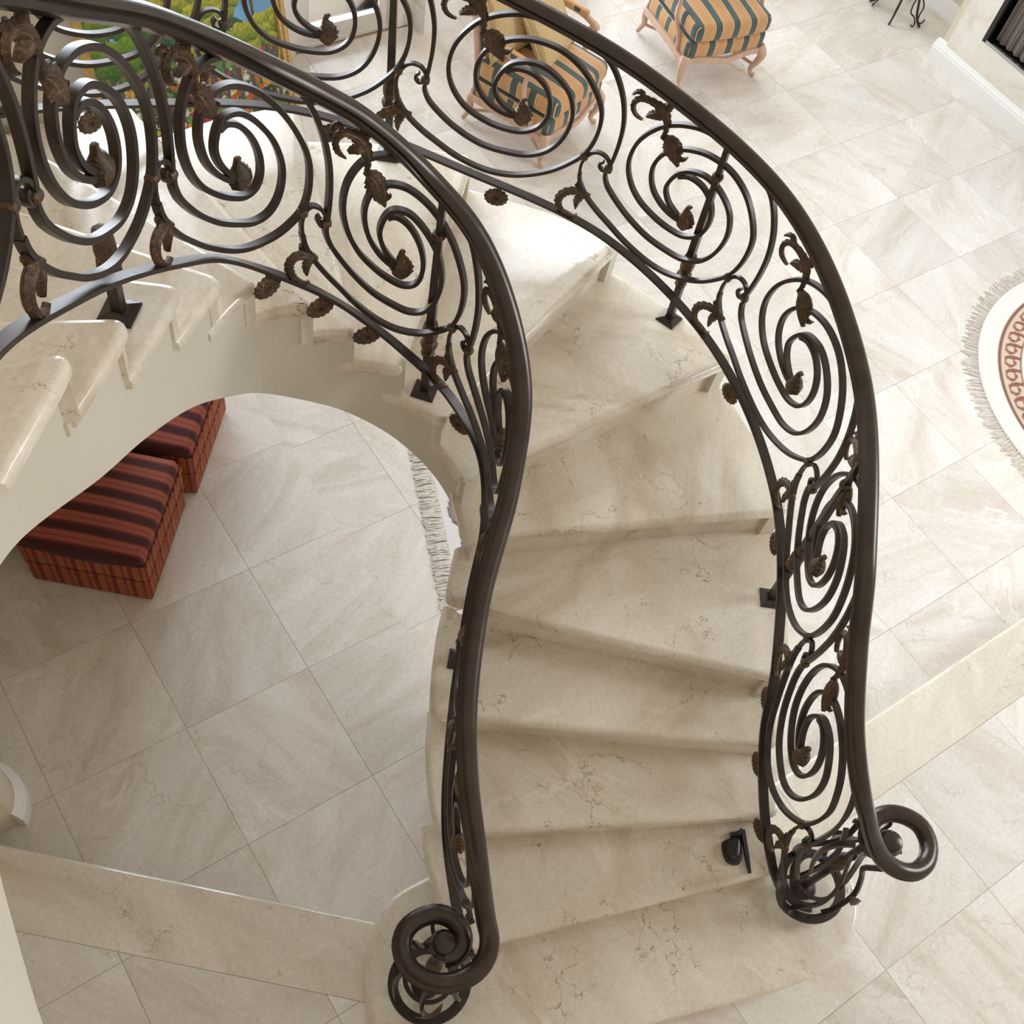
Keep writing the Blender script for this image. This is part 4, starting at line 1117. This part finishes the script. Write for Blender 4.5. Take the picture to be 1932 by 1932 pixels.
# ------------------------------------------------------------------ armchairs (local: x right, -y front)
def soft_box(w, d, h, bev, c, crown=0.02, seg=4):
    bm = rbox_bm((w, d, h), bev, seg, 0)
    bmesh.ops.subdivide_edges(bm, edges=[e for e in bm.edges if e.calc_length() > 0.12], cuts=6, use_grid_fill=True)
    for vtx in bm.verts:
        x, y, z = vtx.co
        k = max(0, 1 - (2 * x / w) ** 2) * max(0, 1 - (2 * y / d) ** 2)
        if z > 0: vtx.co.z += crown * k
        vtx.co.y -= 0.02 * max(0, 1 - (2 * x / w) ** 2) * (1 if y < 0 else 0)
        vtx.co += Vector(c)
    return bm
def make_chair(loc, rz, label):
    t = empty('armchair', loc, rz); tag(t, label, 'armchair', 'striped armchairs')
    W, Dp = 0.66, 0.60
    bm_obj('seat_cushion', soft_box(0.62, 0.60, 0.125, 0.04, (0, -0.02, 0.415), 0.03), M['chair_fabric'], t, True)
    bm_obj('seat_base', soft_box(0.64, 0.60, 0.125, 0.035, (0, 0.0, 0.285), 0.0), M['chair_fabric'], t, True)
    # apron
    ap = catmull([(-0.32, -0.285, 0.20), (-0.22, -0.30, 0.215), (-0.10, -0.318, 0.207), (0, -0.325, 0.195), (0.10, -0.318, 0.207), (0.22, -0.30, 0.215), (0.32, -0.285, 0.20)], 6)
    v, f = sweep(ap, np.array([0, 1, 0.0]), bar_prof(0.014, 0.022)); mesh_obj('apron', v, f, M['wood'], t, True)
    for sx in (-1, 1):
        ap = catmull([(sx * 0.32, -0.285, 0.20), (sx * 0.328, -0.1, 0.22), (sx * 0.325, 0.1, 0.22), (sx * 0.31, 0.29, 0.205)], 6)
        v, f = sweep(ap, np.array([1, 0, 0.0]), bar_prof(0.014, 0.022)); mesh_obj('side_rail', v, f, M['wood'], t, True)
    ap = [(-0.3, 0.29, 0.21), (0, 0.295, 0.22), (0.3, 0.29, 0.21)]
    v, f = sweep(catmull(ap, 5), np.array([0, 1, 0.0]), bar_prof(0.014, 0.02)); mesh_obj('back_rail', v, f, M['wood'], t, True)
    for sx in (-1, 1):
        p = catmull([(sx * 0.305, -0.28, 0.235), (sx * 0.330, -0.305, 0.18), (sx * 0.318, -0.295, 0.11), (sx * 0.300, -0.277, 0.055), (sx * 0.305, -0.285, 0.022), (sx * 0.325, -0.31, 0.012)], 6)
        sc = np.interp(np.linspace(0, 1, len(p)), [0, 0.2, 0.5, 0.75, 0.9, 1], [1.5, 1.45, 0.95, 0.68, 0.72, 0.7])
        v, f = tube(p, 0.022, 10, sc); mesh_obj('front_leg', v, f, M['wood'], t, True)
        p = catmull([(sx * 0.29, 0.285, 0.235), (sx * 0.295, 0.31, 0.17), (sx * 0.29, 0.305, 0.10), (sx * 0.295, 0.325, 0.05), (sx * 0.30, 0.345, 0.014)], 6)
        sc = np.interp(np.linspace(0, 1, len(p)), [0, 0.3, 0.7, 1], [1.3, 1.1, 0.75, 0.75])
        v, f = tube(p, 0.022, 10, sc); mesh_obj('back_leg', v, f, M['wood'], t, True)
        # stretcher from front leg to middle
        p = catmull([(sx * 0.302, -0.277, 0.085), (sx * 0.20, -0.12, 0.10), (0.0, 0.02, 0.105), (-sx * 0.19, 0.17, 0.10), (-sx * 0.285, 0.30, 0.09)], 6)
        v, f = tube(p, 0.011, 8); mesh_obj('stretcher', v, f, M['wood'], t, True)
        # arm
        p = catmull([(sx * 0.30, 0.275, 0.66), (sx * 0.335, 0.12, 0.655), (sx * 0.355, -0.02, 0.64), (sx * 0.35, -0.13, 0.615), (sx * 0.345, -0.165, 0.595)], 7)
        sc = np.interp(np.linspace(0, 1, len(p)), [0, 0.5, 0.85, 1], [0.9, 1.0, 1.35, 0.9])
        v, f = tube(p, 0.018, 10, sc); arm = mesh_obj('arm', v, f, M['wood'], t, True)
        bm_obj('arm_pad', soft_box(0.05, 0.20, 0.032, 0.013, (sx * 0.347, 0.04, 0.664), 0.006), M['chair_fabric'], arm, True)
        p = catmull([(sx * 0.345, -0.12, 0.61), (sx * 0.335, -0.09, 0.52), (sx * 0.345, -0.11, 0.42), (sx * 0.325, -0.17, 0.30), (sx * 0.32, -0.18, 0.225)], 6)
        v, f = tube(p, 0.016, 8, np.interp(np.linspace(0, 1, len(p)), [0, 0.5, 1], [0.9, 0.95, 1.35])); mesh_obj('arm_post', v, f, M['wood'], t, True)
        # back stile
        p = catmull([(sx * 0.285, 0.285, 0.22), (sx * 0.285, 0.30, 0.45), (sx * 0.288, 0.35, 0.72), (sx * 0.275, 0.405, 0.93), (sx * 0.22, 0.43, 1.0)], 6)
        v, f = tube(p, 0.021, 8); mesh_obj('back_stile', v, f, M['wood'], t, True)
    p = catmull([(-0.22, 0.43, 1.0), (-0.12, 0.435, 1.015), (0, 0.438, 1.035), (0.12, 0.435, 1.015), (0.22, 0.43, 1.0)], 6)
    v, f = tube(p, 0.021, 8); mesh_obj('crest_rail', v, f, M['wood'], t, True)
    bm = soft_box(0.52, 0.54, 0.085, 0.035, (0, 0, 0), 0.02)
    R = Matrix.Translation((0, 0.335, 0.725)) @ Matrix.Rotation(math.radians(78), 4, 'X')
    bmesh.ops.transform(bm, matrix=R, verts=bm.verts)
    bm_obj('back_cushion', bm, M['chair_fabric'], t, True)
    return t
ch1 = make_chair((4.93, 0.99, 0), math.atan2(0.33, 0.86), 'orange and green striped armchair with gold pillows on its seat')
ch2 = make_chair((6.47, 1.13, 0), math.atan2(-0.16, 0.98), 'orange and green striped armchair without pillows, nearer the iron stand')
for i, (lx, ly, lz, tlt, yaw, s, lab) in enumerate([(0.09, 0.06, 0.64, 58, 10, 0.45, 'front gold velvet throw pillow leaning in the striped armchair'), (-0.10, 0.215, 0.67, 76, -8, 0.40, 'rear gold velvet throw pillow tucked behind the front pillow')]):
    n = 17; v = []; f = []
    for sg in (1, -1):
        for a in np.linspace(-1, 1, n):
            for b in np.linspace(-1, 1, n):
                k = (max(0, 1 - abs(a) ** 2.6) * max(0, 1 - abs(b) ** 2.6)) ** 0.5
                e = 1 - 0.06 * (1 - abs(a) ** 2) * abs(b) ** 4 - 0
                e2 = 1 - 0.06 * (1 - abs(b) ** 2) * abs(a) ** 4
                v.append((a * s / 2 * e2, b * s / 2 * e, sg * 0.075 * k))
    for sg in range(2):
        o_ = sg * n * n
        for p_ in range(n - 1):
            for q_ in range(n - 1): f.append((o_ + p_ * n + q_, o_ + p_ * n + q_ + 1, o_ + (p_ + 1) * n + q_ + 1, o_ + (p_ + 1) * n + q_))
    Rm = ch1.matrix_basis @ Matrix.Translation((lx, ly, lz)) @ Matrix.Rotation(math.radians(yaw), 4, 'Z') @ Matrix.Rotation(math.radians(tlt), 4, 'X')
    po = mesh_obj('throw_pillow', v, f, M['pillow'], None, True)
    bm = bmesh.new(); bm.from_mesh(po.data); bmesh.ops.remove_doubles(bm, verts=bm.verts, dist=0.0005); bmesh.ops.recalc_face_normals(bm, faces=bm.faces); bm.to_mesh(po.data); bm.free()
    po.matrix_world = Rm
    tag(po, lab, 'pillow', 'gold throw pillows')
    edge = [(a, b) for a, b in ([(x, -1) for x in np.linspace(-1, 1, 9)] + [(1, x) for x in np.linspace(-1, 1, 9)] + [(x, 1) for x in np.linspace(1, -1, 9)] + [(-1, x) for x in np.linspace(1, -1, 9)])]
    pth = [(a * s / 2 * (1 - 0.06 * (1 - b * b) * abs(a) ** 4), b * s / 2 * (1 - 0.06 * (1 - a * a) * abs(b) ** 4), 0) for a, b in edge]
    v, f = tube(dedupe([np.array(p) for p in pth]), 0.006, 6); mesh_obj('piping', v, f, M['pillow'], po, True)

# ------------------------------------------------------------------ ottomans
def make_ottoman(corner, ang, w, d, label):
    """corner: right front foot on the floor; local x runs along the front, y to the back"""
    ex = np.array([math.cos(ang), math.sin(ang)]); ey = np.array([-ex[1], ex[0]])
    c = np.array(corner) - ex * w / 2 + ey * d / 2
    t = empty('ottoman', (c[0], c[1], 0), ang); tag(t, label, 'ottoman', 'red striped ottomans under the stairs')
    bm_obj('base', rbox_bm((w, d, 0.17), 0.012, 2, 0, (0, 0, 0.095)), M['otto_side'], t, True)
    bm_obj('side_band', rbox_bm((w + 0.012, d + 0.012, 0.13), 0.02, 3, 0, (0, 0, 0.25)), M['otto_side'], t, True)
    bm_obj('seat_top', soft_box(w + 0.004, d + 0.004, 0.085, 0.032, (0, 0, 0.342), 0.035), M['otto_fabric'], t, True)
    for zz, g in ((0.183, 0.004), (0.318, 0.008)):
        a, b = w / 2 + g, d / 2 + g
        pth = [(-a, -b, zz), (a, -b, zz), (a, b, zz), (-a, b, zz), (-a, -b, zz)]
        P = []
        for p, q in zip(pth, pth[1:]):
            for s_ in np.linspace(0.03, 0.97, 6): P.append(np.array(p) * (1 - s_) + np.array(q) * s_)
        P.append(P[0]); v, f = tube(np.array(P), 0.007, 6); mesh_obj('piping', v, f, M['otto_side'], t, True)
    for sx in (-1, 1):
        for sy in (-1, 1):
            v, f = lathe([(0.02, 0.0), (0.022, 0.004), (0.022, 0.012)], (sx * (w / 2 - 0.05), sy * (d / 2 - 0.05), 0), 10); mesh_obj('foot', v, f, M['black'], t)
oa = math.atan2(-0.31, 0.36)
make_ottoman((1.335, -1.15), oa, 0.56, 0.56, 'red striped upholstered ottoman standing nearer, lower one in the stairwell')
make_ottoman((1.765, -0.705), oa, 0.56, 0.56, 'red striped upholstered ottoman farther back, partly hidden by the stringer')

# ------------------------------------------------------------------ rugs
rc = (7.10, -2.72); RR = 1.10
rug = empty('round_rug', (*rc, 0)); tag(rug, 'round cream rug with brown floral border and fringe at the right edge', 'rug')
na, nr = 600, 100
verts = []; cols = []
for i in range(nr):
    r = RR * (i + 1) / nr
    for j in range(na):
        a = 2 * math.pi * j / na
        verts.append((r * math.cos(a), r * math.sin(a), 0.010 if i < nr - 1 else 0.004))
        dd_ = RR - r
        c = np.array([0.78, 0.72, 0.66])
        if 0.13 < dd_ < 0.145 or 0.265 < dd_ < 0.278: c = np.array([0.22, 0.10, 0.06])
        elif 0.145 <= dd_ <= 0.265:
            c = np.array([0.62, 0.49, 0.37])
            ph_ = (j % 12) / 12.0; rr_ = (dd_ - 0.205) / 0.045
            q = (2 * (ph_ - 0.5)) ** 2 + rr_ ** 2
            if 0.25 < q < 0.75 or (abs(ph_ - 0.1) < 0.12 and rr_ > 0.3): c = np.array([0.25, 0.10, 0.07])
        elif dd_ > 0.30:
            x, y = r * math.cos(a) * 13, r * math.sin(a) * 13
            s_ = math.sin(x + 1.4 * math.sin(y * 1.3)) * math.sin(y + 1.4 * math.sin(x * 1.2))
            if abs(s_ - 0.35) < 0.10: c = np.array([0.24, 0.10, 0.07])
            elif s_ > 0.75: c = np.array([0.45, 0.22, 0.14])
        cols.append(c)
faces = [(i * na + j, i * na + (j + 1) % na, (i + 1) * na + (j + 1) % na, (i + 1) * na + j) for i in range(nr - 1) for j in range(na)]
faces.append(tuple(range(na))[::-1])
ro = mesh_obj('rug_pile', verts, faces, M['rug_print'], rug); set_col(ro, np.array(cols))
mb = MB()
for j in range(640):
    a = 2 * math.pi * j / 640 + random.uniform(-0.003, 0.003); l = random.uniform(0.07, 0.11); da = random.uniform(-0.022, 0.022); w = 0.0026
    p = [(RR - 0.004, a, 0.006), (RR + l * 0.55, a + da * 0.5, 0.008), (RR + l, a + da, 0.002)]
    v, f = tube(np.array([(r * math.cos(b), r * math.sin(b), z) for r, b, z in p]), w, 4); mb.add(v, f)
o = mb.obj('fringe', M['fringe'], rug); o['kind'] = 'stuff'
# small rug below the flight
e0, e1 = np.array([2.95, -0.92]), np.array([2.55, -1.95])
ed = nrm(e1 - e0); en = np.array([-ed[1], ed[0]])
if en[0] < 0: en = -en
L = float(np.linalg.norm(e1 - e0)); Wd = 0.62
rg = empty('fringed_rug', (*((e0 + e1) / 2 + en * Wd / 2), 0)); tag(rg, 'ivory rug with dark motifs and fringe peeking out under the stairs', 'rug')
gx, gy = 60, 100; verts = []; cols = []
og2 = (e0 + e1) / 2 + en * Wd / 2
for i in range(gx):
    for j in range(gy):
        p = e0 + ed * L * j / (gy - 1) + en * (0.012 + (Wd - 0.012) * i / (gx - 1)) - og2
        verts.append((p[0], p[1], 0.009))
        u_, w_ = Wd * i / gx, L * j / gy
        c = np.array([0.74, 0.70, 0.66])
        q = ((u_ - 0.10 - 0.02 * math.sin(w_ * 9)) / 0.045) ** 2 + (((w_ % 0.30) - 0.15) / 0.11) ** 2
        if q < 1: c = np.array([0.33, 0.22, 0.18]) if q < 0.6 else np.array([0.12, 0.12, 0.15])
        cols.append(c)
faces = [(i * gy + j, i * gy + j + 1, (i + 1) * gy + j + 1, (i + 1) * gy + j) for i in range(gx - 1) for j in range(gy - 1)]
o = mesh_obj('rug_pile', verts, faces, M['rug_print'], rg); set_col(o, np.array(cols))
mb = MB()
for j in range(260):
    t_ = j / 259 * L + random.uniform(-0.002, 0.002); l = random.uniform(0.075, 0.095); sw = random.uniform(-0.02, 0.02)
    pts_ = [e0 + ed * t_ + en * 0.016 - og2, e0 + ed * (t_ + sw * 0.6) - en * l * 0.5 - og2, e0 + ed * (t_ + sw) - en * l - og2]
    v, f = tube(np.array([(p[0], p[1], z) for p, z in zip(pts_, (0.008, 0.011, 0.004))]), 0.0033, 4); mb.add(v, f)
o = mb.obj('fringe', M['fringe'], rg); o['kind'] = 'stuff'

# ------------------------------------------------------------------ iron stand by the fireplace
sc_ = np.array([8.42, 0.95])
sd = empty('iron_stand', (*sc_, 0)); tag(sd, 'black wrought iron stand with curled feet beside the chimney', 'stand')
for i, a in enumerate((math.radians(207), math.radians(-87), math.radians(127), math.radians(20))):
    e = np.array([math.cos(a), math.sin(a)]); w_ = np.array([-e[1], e[0]])
    P = [(0.10, 0.75), (0.085, 0.45), (0.12, 0.20), (0.15, 0.11), (0.165, 0.07), (0.20, 0.03), (0.235, 0.008)]
    v, f = tube(catmull([(e[0] * r, e[1] * r, z) for r, z in P], 6), 0.010, 8); mesh_obj('leg', v, f, M['iron'], sd, True)
    for sg in (-1, 1):
        Q = [(0.10, 0.02, 0.19), (0.13, 0.06 * sg, 0.15), (0.15, 0.075 * sg, 0.10), (0.17, 0.03 * sg, 0.06), (0.19, 0.02 * sg, 0.02), (0.205, 0.06 * sg, 0.012), (0.20, 0.085 * sg, 0.03)]
        if i in (0, 3): continue
        v, f = tube(catmull([(e[0] * r + w_[0] * s_, e[1] * r + w_[1] * s_, z) for r, s_, z in Q], 6), 0.006, 6); mesh_obj('scroll_foot', v, f, M['iron'], sd, True)
ring = np.array([[0.115 * math.cos(a), 0.115 * math.sin(a), 0.19] for a in np.linspace(0, 2 * math.pi, 33)])
v, f = tube(ring, 0.006, 6); mesh_obj('ring', v, f, M['iron'], sd, True)
v, f = lathe([(0.13, 0.745), (0.16, 0.75), (0.16, 0.765), (0.13, 0.77)], (0, 0, 0), 28); mesh_obj('tray', v, f, M['iron'], sd, True)

# ------------------------------------------------------------------ small things
bp = empty('black_gadget', (2.79, -3.56, Z(2))); tag(bp, 'small black pouch-like gadget with a slim bar lying on a lower tread', 'gadget')
def gp(p, dz=0.0):
    q = U(p, Z(2) + dz); return (q[0] - 2.79, q[1] + 3.56)
out = [gp(p) for p in ((1361, 1592), (1372, 1584), (1395, 1577), (1398, 1600), (1398, 1622), (1392, 1632), (1378, 1632), (1368, 1625))]
v, f = slab(catmull([np.array(p) for p in out], 4, True), 0.016, 0.015, 0.008); mesh_obj('base', v, f, M['black'], bp, True)
out = [gp(p, 0.02) for p in ((1370, 1592), (1380, 1583), (1394, 1583), (1397, 1605), (1393, 1620), (1381, 1623), (1371, 1612))]
v, f = slab(catmull([np.array(p) for p in out], 4, True), 0.036, 0.024, 0.016); mesh_obj('body', v, f, M['iron'], bp, True)
a, b = gp((1397, 1569)), gp((1413, 1649))
pth = catmull([(*a, 0.022), ((a[0] + b[0]) / 2, (a[1] + b[1]) / 2, 0.016), (*b, 0.010)], 6)
v, f = sweep(pth, np.array([0, 0, 1.0]), bar_prof(0.009, 0.0085), np.interp(np.linspace(0, 1, len(pth)), [0, 0.6, 1], [1.1, 1.0, 0.6])); mesh_obj('bar', v, f, M['black'], bp, True)
v, f = sweep(catmull([(*gp((1375, 1578)), 0.018), (*gp((1388, 1575)), 0.024), (*a, 0.022)], 5), np.array([0, 0, 1.0]), bar_prof(0.008, 0.008)); mesh_obj('clip', v, f, M['black'], bp, True)
tp = U((1543, 1617), 0.72)
mb = MB()
for i in range(5):
    mb.box((random.uniform(-0.008, 0.008), random.uniform(-0.008, 0.008), 0.004 + i * 0.002), (random.uniform(0.012, 0.02), random.uniform(0.008, 0.016), 0.002), random.uniform(0, 3))
to = mb.obj('tape_scrap', M['tape']); to.location = tuple(tp); tag(to, 'tiny scrap of blue tape stuck on the outer newel basket', 'tape')
